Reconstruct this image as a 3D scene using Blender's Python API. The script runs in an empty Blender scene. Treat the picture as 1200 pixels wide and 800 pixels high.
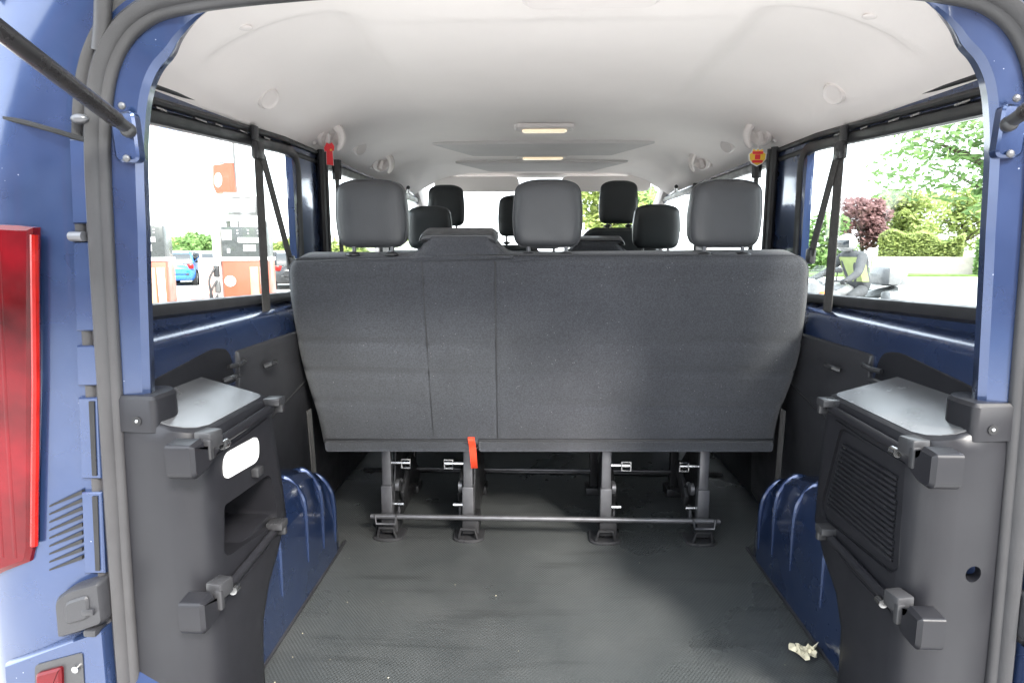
import bpy, bmesh, math, random
from mathutils import Vector, Matrix
R = math.radians
random.seed(7)
C = bpy.context.scene.collection
sc = bpy.context.scene

# ------------------------------------------------------------------ camera
F = 720.0                                   # focal length in pixels of a 1200 px wide frame
TH = math.atan(106 / 720); PS = math.atan(.0361 * math.cos(TH))
CAM = Vector((-.035, 0, 1.47))
cd = bpy.data.cameras.new('camera'); cam = bpy.data.objects.new('camera', cd); C.objects.link(cam)
cam.location = CAM; cam.rotation_euler = (math.pi / 2 - TH, 0, PS)
cd.sensor_width = 36; cd.lens = 36 * F / 1200; cd.clip_start = .02; cd.clip_end = 3000
sc.camera = cam
# ------------------------------------------------------------------ world, sun, exposure
SUN_EL, SUN_AZ = R(36), R(150)              # azimuth from +Y clockwise
w = bpy.data.worlds.new('World'); sc.world = w; w.use_nodes = True
nt = w.node_tree; nt.nodes.clear()
sky = nt.nodes.new('ShaderNodeTexSky'); sky.sky_type = 'NISHITA'; sky.sun_disc = False
sky.sun_elevation = SUN_EL; sky.sun_rotation = SUN_AZ
sky.air_density = 1.0; sky.dust_density = 2.0; sky.ozone_density = .6
bg = nt.nodes.new('ShaderNodeBackground'); bg.inputs[1].default_value = .15
wo = nt.nodes.new('ShaderNodeOutputWorld')
wmix = nt.nodes.new('ShaderNodeMix'); wmix.data_type = 'RGBA'; wmix.inputs[0].default_value = .8     # thin bright overcast over the sky
wmix.inputs[7].default_value = (6.3, 6.7, 7.1, 1)
nt.links.new(sky.outputs[0], wmix.inputs[6]); nt.links.new(wmix.outputs[2], bg.inputs[0]); nt.links.new(bg.outputs[0], wo.inputs[0])
sd = bpy.data.lights.new('sun', 'SUN'); sd.energy = 1.5; sd.angle = R(10); sd.color = (1, .95, .88)
so = bpy.data.objects.new('sun', sd); C.objects.link(so)
dirv = Vector((math.sin(SUN_AZ) * math.cos(SUN_EL), math.cos(SUN_AZ) * math.cos(SUN_EL), math.sin(SUN_EL)))
so.rotation_euler = dirv.to_track_quat('Z', 'Y').to_euler(); so.location = (0, 0, 30)
sc.view_settings.view_transform = 'Standard'; sc.view_settings.look = 'None'
sc.view_settings.exposure = 2.82; sc.view_settings.gamma = 1
sc.cycles.max_bounces = 10; sc.cycles.diffuse_bounces = 6; sc.cycles.glossy_bounces = 5
sc.cycles.transparent_max_bounces = 16; sc.cycles.caustics_reflective = False; sc.cycles.caustics_refractive = False
sc.cycles.sample_clamp_indirect = 6

# ------------------------------------------------------------------ helpers
def ray(px, py):
    x = (px - 600) / F; y = (400 - py) / F
    return cam.rotation_euler.to_matrix() @ Vector((x, y, -1))
def U(px, py, X=None, Y=None, Z=None):
    d = ray(px, py)
    t = (X - CAM.x) / d.x if X is not None else (Y - CAM.y) / d.y if Y is not None else (Z - CAM.z) / d.z
    return CAM + d * t

def mat(name, col, rough=.5, metal=0, coat=0, var=.12, vs=6, bump=0, bs=200, spec=.5, specks=0, speck_col=(.5, .5, .5), ss=180,
        sheen=0, emit=None, es=0, rvar=.1, dust=0, dust_col=(.25, .24, .22), alpha=None):
    m = bpy.data.materials.new(name); m.use_nodes = True
    t = m.node_tree; N = t.nodes; L = t.links; b = N['Principled BSDF']
    tc = N.new('ShaderNodeTexCoord')
    n1 = N.new('ShaderNodeTexNoise'); n1.inputs['Scale'].default_value = vs; n1.inputs['Detail'].default_value = 6
    L.new(tc.outputs['Object'], n1.inputs['Vector'])
    mr = N.new('ShaderNodeMapRange'); mr.inputs['From Min'].default_value = .3; mr.inputs['From Max'].default_value = .7
    mr.inputs['To Min'].default_value = 1 - var; mr.inputs['To Max'].default_value = 1 + var
    L.new(n1.outputs[0], mr.inputs[0])
    hs = N.new('ShaderNodeVectorMath'); hs.operation = 'SCALE'; hs.inputs[0].default_value = col[:3]
    L.new(mr.outputs[0], hs.inputs['Scale'])
    cur = hs.outputs[0]
    if dust:
        nd = N.new('ShaderNodeTexNoise'); nd.inputs['Scale'].default_value = 3.1; nd.inputs['Detail'].default_value = 9; nd.inputs['Roughness'].default_value = .68
        L.new(tc.outputs['Object'], nd.inputs['Vector'])
        md = N.new('ShaderNodeMapRange'); md.inputs['From Min'].default_value = .42; md.inputs['From Max'].default_value = .75; md.inputs['To Max'].default_value = dust
        L.new(nd.outputs[0], md.inputs[0])
        mx = N.new('ShaderNodeMix'); mx.data_type = 'RGBA'; L.new(md.outputs[0], mx.inputs[0]); L.new(cur, mx.inputs[6]); mx.inputs[7].default_value = (*dust_col, 1)
        cur = mx.outputs[2]
    if specks:
        v = N.new('ShaderNodeTexVoronoi'); v.inputs['Scale'].default_value = ss
        L.new(tc.outputs['Object'], v.inputs['Vector'])
        nn = N.new('ShaderNodeTexNoise'); nn.inputs['Scale'].default_value = ss * .31; L.new(tc.outputs['Object'], nn.inputs['Vector'])
        lt = N.new('ShaderNodeMath'); lt.operation = 'LESS_THAN'; lt.inputs[1].default_value = specks; L.new(v.outputs['Distance'], lt.inputs[0])
        gt = N.new('ShaderNodeMath'); gt.operation = 'GREATER_THAN'; gt.inputs[1].default_value = .6; L.new(nn.outputs[0], gt.inputs[0])
        mu = N.new('ShaderNodeMath'); mu.operation = 'MULTIPLY'; L.new(lt.outputs[0], mu.inputs[0]); L.new(gt.outputs[0], mu.inputs[1])
        mx = N.new('ShaderNodeMix'); mx.data_type = 'RGBA'; L.new(mu.outputs[0], mx.inputs[0]); L.new(cur, mx.inputs[6]); mx.inputs[7].default_value = (*speck_col, 1)
        cur = mx.outputs[2]
    L.new(cur, b.inputs['Base Color'])
    m2 = N.new('ShaderNodeMapRange'); m2.inputs['From Min'].default_value = .3; m2.inputs['From Max'].default_value = .7
    m2.inputs['To Min'].default_value = max(0.02, rough - rvar); m2.inputs['To Max'].default_value = min(1, rough + rvar)
    n2 = N.new('ShaderNodeTexNoise'); n2.inputs['Scale'].default_value = vs * 2.3; n2.inputs['Detail'].default_value = 8
    L.new(tc.outputs['Object'], n2.inputs['Vector']); L.new(n2.outputs[0], m2.inputs[0]); L.new(m2.outputs[0], b.inputs['Roughness'])
    b.inputs['Metallic'].default_value = metal; b.inputs['Coat Weight'].default_value = coat; b.inputs['Coat Roughness'].default_value = .09
    b.inputs['Specular IOR Level'].default_value = spec
    if sheen: b.inputs['Sheen Weight'].default_value = sheen; b.inputs['Sheen Roughness'].default_value = .6
    if bump:
        n3 = N.new('ShaderNodeTexNoise'); n3.inputs['Scale'].default_value = bs; n3.inputs['Detail'].default_value = 4
        L.new(tc.outputs['Object'], n3.inputs['Vector'])
        bp = N.new('ShaderNodeBump'); bp.inputs['Strength'].default_value = bump; bp.inputs['Distance'].default_value = .002
        L.new(n3.outputs[0], bp.inputs['Height']); L.new(bp.outputs[0], b.inputs['Normal'])
    if emit: b.inputs['Emission Color'].default_value = (*emit, 1); b.inputs['Emission Strength'].default_value = es
    return m

M = {}
M['paint'] = mat('blue metallic paint', (.0195, .0405, .113), .28, .6, 1.0, .06, 3, .02, 900, specks=.07, speck_col=(.3, .33, .42), ss=60, dust=.04, dust_col=(.4, .42, .45))
M['plastic'] = mat('charcoal moulded plastic', (.021, .021, .024), .40, 0, 0, .10, 5, .35, 900, dust=.06, dust_col=(.12, .12, .125))
M['baytrim'] = mat('charcoal grained trim plastic', (.0125, .0125, .015), .40, 0, 0, .10, 5, .12, 900, spec=.3, dust=.04, dust_col=(.09, .09, .095))
M['shelf'] = mat('satin charcoal shelf with painted light', (.085, .086, .090), .24, 0, 0, .08, 5, .06, 900, rvar=.06)  # paler than the trim plastic: light falling on the shelf is in the colour
M['plastic2'] = mat('glossier black plastic', (.03, .03, .032), .32, 0, 0, .1, 8, .1, 800)
M['rubber'] = mat('grey weatherstrip rubber', (.038, .037, .039), .42, 0, 0, .15, 9, .15, 300, spec=.4, dust=.2, dust_col=(.09, .087, .085))
M['blackrub'] = mat('black window rubber', (.018, .018, .02), .42, 0, 0, .2, 9, .15, 300)
M['lining'] = mat('pale headlining felt', (.86, .805, .78), .95, 0, 0, .025, 4, .35, 700, spec=.2)
M['liningp'] = mat('pale grey ceiling plastic', (.72, .67, .65), .6, 0, 0, .04, 6, .1, 600)
M['lininggrey'] = mat('grey ceiling panel felt', (.60, .57, .56), .9, 0, 0, .05, 6, .3, 600, spec=.2)
M['leather'] = mat('dark grey leatherette', (.050, .052, .057), .42, 0, 0, .06, 10, .25, 420)
M['leather2'] = mat('black leatherette', (.022, .026, .028), .42, 0, 0, .06, 10, .25, 420)
M['steel'] = mat('grey painted steel', (.12, .12, .127), .38, .6, 0, .2, 18, .1, 300)
M['darksteel'] = mat('black painted steel', (.03, .03, .032), .4, .3, 0, .2, 18, .1, 300)
M['chrome'] = mat('bright bolt steel', (.5, .5, .5), .25, 1, 0, .1, 30)
M['belt'] = mat('dark grey webbing', (.055, .052, .05), .75, 0, 0, .12, 60, .5, 900)
M['redlens'] = mat('red tail lamp lens', (.085, .0015, .004), .14, 0, 0, .7, 7, spec=.3)
M['redlens2'] = mat('bright red lens edge', (.26, .008, .006), .2, 0, 0, .3, 14, spec=.3)
M['strap'] = mat('orange red nylon strap', (.75, .06, .02), .6, 0, 0, .1, 40, .3, 800)
M['white'] = mat('white plastic', (.78, .78, .77), .4, 0, 0, .04, 8)
M['lampw'] = mat('white lamp lens', (.85, .85, .84), .3, 0, .3, .02, 8, emit=(1, .98, .95), es=.12)
M['lit'] = mat('lit ceiling lamp lens', (.9, .85, .75), .4, emit=(1, .80, .5), es=.10)
M['leaf_dry'] = mat('dry torn paper', (.62, .56, .40), .8, 0, 0, .3, 60, .4, 90)
M['strut'] = mat('black gas strut tube', (.018, .017, .018), .3, .2, .2, .1, 20, dust=.3, dust_col=(.10, .085, .08))
M['dark'] = mat('dark cavity', (.008, .008, .009), .8)
M['orange'] = mat('orange panel', (.36, .066, .030), .4, 0, .2, .04, 3)
M['red'] = mat('red enamel', (.72, .03, .04), .35, 0, .3, .05, 30)
M['yellow'] = mat('yellow enamel', (.85, .55, .05), .35, 0, .3, .05, 30)
M['display'] = mat('dark pump fascia', (.05, .055, .055), .3)
M['concrete'] = mat('pale concrete forecourt', (.47, .46, .44), .9, 0, 0, .12, .6, .2, 30)
M['asphalt'] = mat('pale worn asphalt', (.30, .295, .285), .9, 0, 0, .15, .8, .3, 60)
M['grassm'] = mat('rough verge grass', (.10, .16, .04), .9, 0, 0, .3, 2, .5, 40)
M['tyre'] = mat('tyre rubber', (.02, .02, .02), .8)
M['alloy'] = mat('alloy rim', (.45, .45, .46), .3, .9)
M['carblue'] = mat('bright blue car paint', (.03, .20, .65), .3, .3, .8, .02)
M['carsilver'] = mat('silver car paint', (.55, .56, .58), .3, .5, .8, .02)
M['carblack'] = mat('black car paint', (.015, .015, .018), .3, .2, .8, .02)
M['carglass'] = mat('car window glass', (.02, .025, .03), .05, 0, 1, .02)
M['bark'] = mat('bark', (.10, .075, .05), .9, 0, 0, .3, 12, .6, 30)
M['brick'] = mat('pale boundary wall', (.50, .44, .40), .9, 0, 0, .1, 5, .4, 40)
M['helmet'] = mat('pale helmet shell', (.30, .305, .31), .25, 0, .8, .1, 9)
M['jacket'] = mat('grey riding jacket', (.055, .058, .063), .8, 0, 0, .2, 10, .4, 60)
M['hivis'] = mat('pale hi-vis vest', (.26, .31, .12), .8, 0, 0, .1, 10)
M['bikew'] = mat('white motorcycle fairing', (.17, .175, .18), .3, 0, .8, .04)
M['indic'] = mat('orange indicator lens', (.9, .2, .02), .2)
M['postgrey'] = mat('grey galvanised post', (.10, .10, .10), .5)
M['palepanel'] = mat('pale orange stripe', (.42, .24, .14), .4)
M['skin'] = mat('skin', (.55, .33, .25), .6)

def fabric():
    m = mat('charcoal woven upholstery', (.040, .042, .049), .95, 0, 0, .16, 4, .55, 750, spec=.15, specks=.09, speck_col=(.26, .26, .26), ss=110, sheen=.25, dust=.28, dust_col=(.060, .062, .069))
    t = m.node_tree; N = t.nodes; L = t.links; b = N['Principled BSDF']
    tc = N['Texture Coordinate']
    w = N.new('ShaderNodeTexWave'); w.wave_type = 'BANDS'; w.bands_direction = 'Z'; w.inputs['Scale'].default_value = 1.3; w.inputs['Distortion'].default_value = 9; w.inputs['Detail'].default_value = 3; w.inputs['Detail Scale'].default_value = .8
    L.new(tc.outputs['Object'], w.inputs['Vector'])
    fn = N.new('ShaderNodeTexNoise'); fn.inputs['Scale'].default_value = 240; fn.inputs['Detail'].default_value = 3; L.new(tc.outputs['Object'], fn.inputs['Vector'])
    fm = N.new('ShaderNodeMapRange'); fm.inputs['From Min'].default_value = .35; fm.inputs['From Max'].default_value = .68; fm.inputs['To Min'].default_value = .78; fm.inputs['To Max'].default_value = 1.30; L.new(fn.outputs[0], fm.inputs[0])
    src = b.inputs['Base Color'].links[0].from_socket; sv = N.new('ShaderNodeVectorMath'); sv.operation = 'SCALE'; L.new(src, sv.inputs[0]); L.new(fm.outputs[0], sv.inputs['Scale']); L.new(sv.outputs[0], b.inputs['Base Color'])
    old = [n for n in N if n.type == 'BUMP'][0]
    bp = N.new('ShaderNodeBump'); bp.inputs['Strength'].default_value = .35; bp.inputs['Distance'].default_value = .01
    L.new(w.outputs[0], bp.inputs['Height']); L.new(old.outputs[0], bp.inputs['Normal']); L.new(bp.outputs[0], b.inputs['Normal'])
    return m
M['fabric'] = fabric()
def floormat():
    m = mat('ribbed black rubber matting', (.044, .048, .0485), .34, 0, 0, .25, 1.3, .2, 600, dust=.5, dust_col=(.085, .087, .085), rvar=.14)
    t = m.node_tree; N = t.nodes; L = t.links; b = N['Principled BSDF']; tc = N['Texture Coordinate']
    hs = []
    for ang in (38, -38):
        mp = N.new('ShaderNodeMapping'); mp.inputs['Rotation'].default_value = (0, 0, R(ang)); L.new(tc.outputs['Object'], mp.inputs[0])
        w = N.new('ShaderNodeTexWave'); w.wave_type = 'BANDS'; w.bands_direction = 'X'; w.inputs['Scale'].default_value = 45; w.inputs['Distortion'].default_value = .1
        L.new(mp.outputs[0], w.inputs['Vector']); hs.append(w)
    ad = N.new('ShaderNodeMath'); ad.operation = 'ADD'; L.new(hs[0].outputs[0], ad.inputs[0]); L.new(hs[1].outputs[0], ad.inputs[1])
    old = [n for n in N if n.type == 'BUMP'][0]
    bp = N.new('ShaderNodeBump'); bp.inputs['Strength'].default_value = .3; bp.inputs['Distance'].default_value = .0015
    L.new(ad.outputs[0], bp.inputs['Height']); L.new(old.outputs[0], bp.inputs['Normal']); L.new(bp.outputs[0], b.inputs['Normal'])
    mp = N.new('ShaderNodeMapping'); mp.inputs['Rotation'].default_value = (0, 0, R(50)); mp.inputs['Scale'].default_value = (1.6, 16, 1); L.new(tc.outputs['Object'], mp.inputs[0])
    sn = N.new('ShaderNodeTexNoise'); sn.inputs['Scale'].default_value = 1.6; sn.inputs['Detail'].default_value = 5; L.new(mp.outputs[0], sn.inputs['Vector'])
    sm = N.new('ShaderNodeMapRange'); sm.inputs['From Min'].default_value = .56; sm.inputs['From Max'].default_value = .70; sm.inputs['To Min'].default_value = 1.0; sm.inputs['To Max'].default_value = .74; L.new(sn.outputs[0], sm.inputs[0])
    src = b.inputs['Base Color'].links[0].from_socket; sv = N.new('ShaderNodeVectorMath'); sv.operation = 'SCALE'; L.new(src, sv.inputs[0]); L.new(sm.outputs[0], sv.inputs['Scale']); L.new(sv.outputs[0], b.inputs['Base Color'])
    return m
M['mat'] = floormat()
def glass():
    m = bpy.data.materials.new('clear window glass'); m.use_nodes = True; t = m.node_tree; N = t.nodes; L = t.links; N.clear()
    o = N.new('ShaderNodeOutputMaterial'); tr = N.new('ShaderNodeBsdfTransparent'); tr.inputs[0].default_value = (.93, .95, .94, 1)
    g = N.new('ShaderNodeBsdfGlossy'); g.inputs['Roughness'].default_value = .02; lw = N.new('ShaderNodeLayerWeight'); lw.inputs[0].default_value = .5; pw = N.new('ShaderNodeMath'); pw.operation = 'POWER'; pw.inputs[1].default_value = 5; L.new(lw.outputs['Facing'], pw.inputs[0]); fr = N.new('ShaderNodeMapRange'); fr.inputs['To Min'].default_value = .03; fr.inputs['To Max'].default_value = .6; L.new(pw.outputs[0], fr.inputs[0])
    mx = N.new('ShaderNodeMixShader'); L.new(fr.outputs[0], mx.inputs[0]); L.new(tr.outputs[0], mx.inputs[1]); L.new(g.outputs[0], mx.inputs[2]); L.new(mx.outputs[0], o.inputs[0])
    return m
M['glass'] = glass()
def leafmat(name, cols):
    m = bpy.data.materials.new(name); m.use_nodes = True; t = m.node_tree; N = t.nodes; L = t.links; b = N['Principled BSDF']
    g = N.new('ShaderNodeObjectInfo'); ge = N.new('ShaderNodeNewGeometry'); cr = N.new('ShaderNodeValToRGB')
    L.new(ge.outputs['Random Per Island'], cr.inputs[0])
    cr.color_ramp.elements[0].color = (*cols[0], 1); cr.color_ramp.elements[1].color = (*cols[1], 1)
    L.new(cr.outputs[0], b.inputs['Base Color']); b.inputs['Roughness'].default_value = .6
    b.inputs['Subsurface Weight'].default_value = 0
    tl = N.new('ShaderNodeBsdfTranslucent'); L.new(cr.outputs[0], tl.inputs[0]); mx = N.new('ShaderNodeMixShader'); mx.inputs[0].default_value = .4
    L.new(b.outputs[0], mx.inputs[1]); L.new(tl.outputs[0], mx.inputs[2]); L.new(mx.outputs[0], N['Material Output'].inputs[0])
    return m
M['leafg'] = leafmat('green foliage', [(.14, .25, .08), (.26, .40, .14)])
M['leafy'] = leafmat('yellow green foliage', [(.24, .31, .09), (.42, .48, .16)])
M['leafp'] = leafmat('purple foliage', [(.21, .11, .11), (.34, .20, .20)])

WM = {}
def empty(name, loc, label, cat, group=None, rz=0):
    o = bpy.data.objects.new(name, None); C.objects.link(o); o.location = loc; o.rotation_euler = (0, 0, rz); o.empty_display_size = .1
    o['label'] = label; o['category'] = cat
    if group: o['group'] = group
    WM[o.name] = Matrix.Translation(Vector(loc)) @ Matrix.Rotation(rz, 4, 'Z')
    return o
def tag(o, label, cat, group=None):
    o['label'] = label; o['category'] = cat
    if group: o['group'] = group
    return o
def v3(p): return Vector(p)
def round_poly(pts, r, n=5):
    """2-D polygon with rounded corners; r a number or list"""
    out = []; k = len(pts)
    for i in range(k):
        p = Vector(pts[i]); a = Vector(pts[i - 1]) - p; b = Vector(pts[(i + 1) % k]) - p
        ri = r[i] if isinstance(r, (list, tuple)) else r
        if ri <= 0: out.append(tuple(p)); continue
        d = min(ri, a.length * .48, b.length * .48)
        s = p + a.normalized() * d; e = p + b.normalized() * d
        for j in range(n + 1):
            t = j / n; out.append(tuple((1 - t) ** 2 * s + 2 * t * (1 - t) * p + t * t * e))
    return out
def offset_poly(pts, d):
    """inset a 2-D polygon by d (positive = inwards for counter-clockwise)"""
    k = len(pts); A = sum(pts[i][0] * pts[(i + 1) % k][1] - pts[(i + 1) % k][0] * pts[i][1] for i in range(k))
    sg = 1 if A > 0 else -1; out = []
    for i in range(k):
        p = Vector(pts[i]); a = (p - Vector(pts[i - 1])); b = (Vector(pts[(i + 1) % k]) - p)
        if a.length < 1e-9: a = b
        if b.length < 1e-9: b = a
        a.normalize(); b.normalize(); n = Vector((-a.y - b.y, a.x + b.x)) * sg
        if n.length < 1e-6: n = Vector((-a.y, a.x)) * sg
        n.normalize(); out.append(tuple(p + n * d))
    return out
def smooth_path(pts, n=8, closed=False):
    P = [Vector(p) for p in pts]; k = len(P); out = []
    rng = range(k if closed else k - 1)
    for i in rng:
        if closed: p0, p1, p2, p3 = P[i - 1], P[i], P[(i + 1) % k], P[(i + 2) % k]
        else: p0, p1, p2, p3 = P[max(0, i - 1)], P[i], P[i + 1], P[min(k - 1, i + 2)]
        for j in range(n):
            t = j / n
            out.append(.5 * ((2 * p1) + (p2 - p0) * t + (2 * p0 - 5 * p1 + 4 * p2 - p3) * t * t + (3 * p1 - p0 - 3 * p2 + p3) * t ** 3))
    if not closed: out.append(P[-1])
    return out

class MB:
    def __init__(s): s.v = []; s.f = []
    def add(s, vs, fs):
        k = len(s.v); s.v += [tuple(v) for v in vs]; s.f += [tuple(i + k for i in f) for f in fs]; return s
    def loft(s, loops, caps=True, closed=True):
        n = len(loops[0]); vs = [p for l in loops for p in l]; fs = []
        for i in range(len(loops) - 1):
            for j in range(n if closed else n - 1):
                a = i * n + j; b = i * n + (j + 1) % n; fs.append((a, b, b + n, a + n))
        if caps: fs.append(tuple(reversed(range(n)))); fs.append(tuple(range((len(loops) - 1) * n, len(loops) * n)))
        return s.add(vs, fs)
    def box(s, c, size, rot=None, bev=0, seg=2):
        bm = bmesh.new(); bmesh.ops.create_cube(bm, size=1)
        for v in bm.verts: v.co = Vector((v.co.x * size[0], v.co.y * size[1], v.co.z * size[2]))
        if bev: bmesh.ops.bevel(bm, geom=bm.edges[:], offset=bev, segments=seg, profile=.5, affect='EDGES')
        m = Matrix.Translation(Vector(c)) @ (rot.to_4x4() if rot is not None else Matrix.Identity(4))
        bm.verts.index_update()
        s.add([m @ v.co for v in bm.verts], [[v.index for v in f.verts] for f in bm.faces]); bm.free(); return s
    def tube(s, pts, r, n=10, caps=True, closed=False, flat=1):
        P = [Vector(p) for p in pts]; k = len(P); loops = []
        up = None
        for i in range(k):
            if closed: t = P[(i + 1) % k] - P[i - 1]
            else: t = P[min(k - 1, i + 1)] - P[max(0, i - 1)]
            t.normalize()
            if up is None:
                up = Vector((0, 0, 1)) if abs(t.z) < .9 else Vector((1, 0, 0))
            a = (up - t * up.dot(t)).normalized(); b = t.cross(a); up = a
            ri = r[i] if isinstance(r, (list, tuple)) else r
            loops.append([P[i] + a * ri * math.cos(2 * math.pi * j / n) + b * ri * flat * math.sin(2 * math.pi * j / n) for j in range(n)])
        if closed: loops.append(loops[0]); return s.loft(loops, False)
        return s.loft(loops, caps)
    def ribbon(s, pts, wdir, w, t):
        """flat strap: width along wdir"""
        P = [Vector(p) for p in pts]; wd = Vector(wdir).normalized(); loops = []
        for i, p in enumerate(P):
            tg = (P[min(len(P) - 1, i + 1)] - P[max(0, i - 1)]).normalized(); nn = tg.cross(wd).normalized()
            loops.append([p + wd * w / 2 + nn * t / 2, p - wd * w / 2 + nn * t / 2, p - wd * w / 2 - nn * t / 2, p + wd * w / 2 - nn * t / 2])
        return s.loft(loops)
    def cyl(s, a, b, r, n=16, r2=None):
        return s.tube([a, b], [r, r if r2 is None else r2], n)
    def sphere(s, c, r, sx=1, sy=1, sz=1, u=14, v=10):
        c = Vector(c); loops = []
        for i in range(1, v):
            th = math.pi * i / v
            loops.append([c + Vector((r * sx * math.sin(th) * math.cos(2 * math.pi * j / u), r * sy * math.sin(th) * math.sin(2 * math.pi * j / u), r * sz * math.cos(th))) for j in range(u)])
        return s.loft(loops)
    def slab(s, poly, to3, levels):
        """poly: 2-D outline; levels: list of (depth, inset); to3(u,v,d)->point"""
        return s.loft([[to3(u, v, d) for (u, v) in (offset_poly(poly, ins) if ins else poly)] for d, ins in levels])
    def build(s, name, m, parent=None, bevel=0, seg=2, angle=38, flat=False):
        me = bpy.data.meshes.new(name)
        vs = s.v
        if parent is not None:
            root = parent
            while root.parent: root = root.parent
            if root.name in WM:
                inv = WM[root.name].inverted(); vs = [inv @ Vector(v) for v in vs]
        me.from_pydata([tuple(v) for v in vs], [], s.f); me.update()
        bm = bmesh.new(); bm.from_mesh(me)
        bmesh.ops.recalc_face_normals(bm, faces=bm.faces)
        if bevel:
            es = [e for e in bm.edges if len(e.link_faces) == 2 and e.calc_face_angle(0) > R(28)]
            bmesh.ops.bevel(bm, geom=es, offset=bevel, segments=seg, profile=.5, affect='EDGES', clamp_overlap=True)
        bm.to_mesh(me); bm.free()
        if not flat:
            for p in me.polygons: p.use_smooth = True
            me.set_sharp_from_angle(angle=R(angle if not bevel else 50))
            for p in me.polygons:
                if len(p.vertices) > 8: p.use_smooth = False
        me.materials.append(M[m] if isinstance(m, str) else m)
        o = bpy.data.objects.new(name, me); C.objects.link(o)
        if parent is not None: o.parent = parent
        return o
def cut(o, cutter, bevel=0):
    """subtract a closed cutter shape from o (both in the same space)"""
    par = o.parent; c = cutter.build('cutter', 'dark', par)
    md = o.modifiers.new('b', 'BOOLEAN'); md.operation = 'DIFFERENCE'; md.object = c; md.solver = 'EXACT'
    dg = bpy.context.evaluated_depsgraph_get(); dg.update()
    me = bpy.data.meshes.new_from_object(o.evaluated_get(dg), preserve_all_data_layers=False, depsgraph=dg)
    o.modifiers.clear(); old = o.data; nm = old.name; o.data = me; bpy.data.meshes.remove(old); me.name = nm
    cm = c.data; bpy.data.objects.remove(c); bpy.data.meshes.remove(cm)
    if len(me.materials) > 1:
        while len(me.materials) > 1: me.materials.pop()
    for p in me.polygons: p.use_smooth = True; p.material_index = 0
    me.set_sharp_from_angle(angle=R(40))
def struct(o): o['kind'] = 'structure'; return o

# ================================================================== the setting
g = MB().add([(-400, -200, 0), (400, -200, 0), (400, 900, 0), (-400, 900, 0)], [(0, 1, 2, 3)]).build('ground', 'concrete'); struct(g)
rd = MB().add([(3.2, -120, .004), (60, -120, .004), (60, 34, .004), (3.2, 34, .004)], [(0, 1, 2, 3)]).build('road', 'asphalt'); struct(rd)
vg = MB().box((40, 44, .06), (74, 16, .12)).build('verge', 'grassm'); struct(vg)

# ================================================================== the van
FL = .55
van = empty('passenger_van', (0, 2.4, 0), 'blue passenger van seen through its open tailgate, petrol pumps beside it', 'van')
def B(mb, name, m, parent=van, **k): return mb.build(name, m, parent, **k)
H = [(.778, .50), (.776, .72), (.768, 1.0), (.757, 1.3), (.749, 1.5), (.738, 1.66), (.712, 1.765), (.655, 1.832), (.56, 1.860), (.33, 1.878), (0, 1.888)]
def xs(z):
    for (a, b), (c, d) in zip(H, H[1:]):
        if b <= z <= d: return a + (c - a) * (z - b) / (d - b)
    return H[0][0]
full = [(-x, z) for x, z in H] + [(x, z) for x, z in H[-2::-1]]
path = smooth_path([(x, z, 0) for x, z in full], 12)
HO = []
for i_, (x_, z_) in enumerate(H):
    (xa_, za_), (xb_, zb_) = H[max(0, i_ - 1)], H[min(len(H) - 1, i_ + 1)]; t_ = Vector((xb_ - xa_, zb_ - za_)).normalized(); HO.append((x_ + t_.y * .02, z_ - t_.x * .02))
def xo(z):
    for (a, b), (c, d) in zip(HO, HO[1:]):
        if b <= z <= d: return a + (c - a) * (z - b) / (d - b)
    return HO[0][0] if z < HO[0][1] else .3
def sweep_open(prof, y0=1.0):
    loops = []
    k = len(path)
    for i in range(k):
        t = (path[min(k - 1, i + 1)] - path[max(0, i - 1)]); t.normalize(); n = Vector((t.y, -t.x, 0))     # inwards
        p = path[i]; pr = prof(p) if callable(prof) else prof
        loops.append([(p.x + n.x * a, y0 + b, p.y + n.y * a) for a, b in pr])
    return MB().loft(loops)
def frame_prof(p):
    ax = abs(p.x); q = max(0, min(1, (ax - .50) / .17)); q = q * q * (3 - 2 * q)
    wn = .006 + .056 * q + .006 * max(0, min(1, (p.y - 1.2) / .3)) * q; k = .2 + .8 * q
    return [(-.03, .004), (0, -.004), (.022 * k, 0), (wn - .008 * q, .006), (wn, .006 + .010 * k), (wn - .004, .035 * k), (.0, .02 + .065 * k), (-.05, .10), (-.05, .02)]
B(sweep_open(frame_prof), 'tailgate_frame', 'paint')
seal = [(-.03, 0), (-.032, -.012), (-.025, -.021), (-.017, -.018), (-.013, -.012), (-.008, -.019), (.000, -.027), (.010, -.023), (.014, -.014), (.018, -.013), (.024, -.008), (.025, 0), (.02, .006), (-.02, .008)]
B(sweep_open(seal), 'weatherstrip', 'rubber', angle=50)
# load sill and floor
B(MB().box((0, 1.02, .515), (1.6, .16, .06), bev=.01), 'load_sill', 'plastic')
rg_ = random.Random(9); cr_ = MB()
for _ in range(34):
    x = rg_.uniform(-.6, .6) if rg_.random() < .5 else rg_.choice((-1, 1)) * rg_.uniform(.52, .615); y = rg_.uniform(1.05, 1.85); q = rg_.uniform(.0006, .0016)
    cr_.add([(x - q, y - q, FL + .0005), (x + q, y - q * .6, FL + .0005), (x + q * .3, y + q, FL + .0005), (x, y, FL + q * 1.2)], [(0, 1, 3), (1, 2, 3), (2, 0, 3)])
B(cr_, 'floor_crumbs', 'leaf_dry', flat=True)['kind'] = 'stuff'
fl = B(MB().box((0, 2.62, .525), (1.62, 3.1, .05)), 'floor_mat', 'mat')
B(MB().box((0, 2.5, .47), (1.84, 3.3, .05)), 'floor_pan', 'darksteel')
B(MB().box((0, 2.47, .556), (1.5, .03, .010), bev=.003), 'floor_rail', 'steel')
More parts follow.
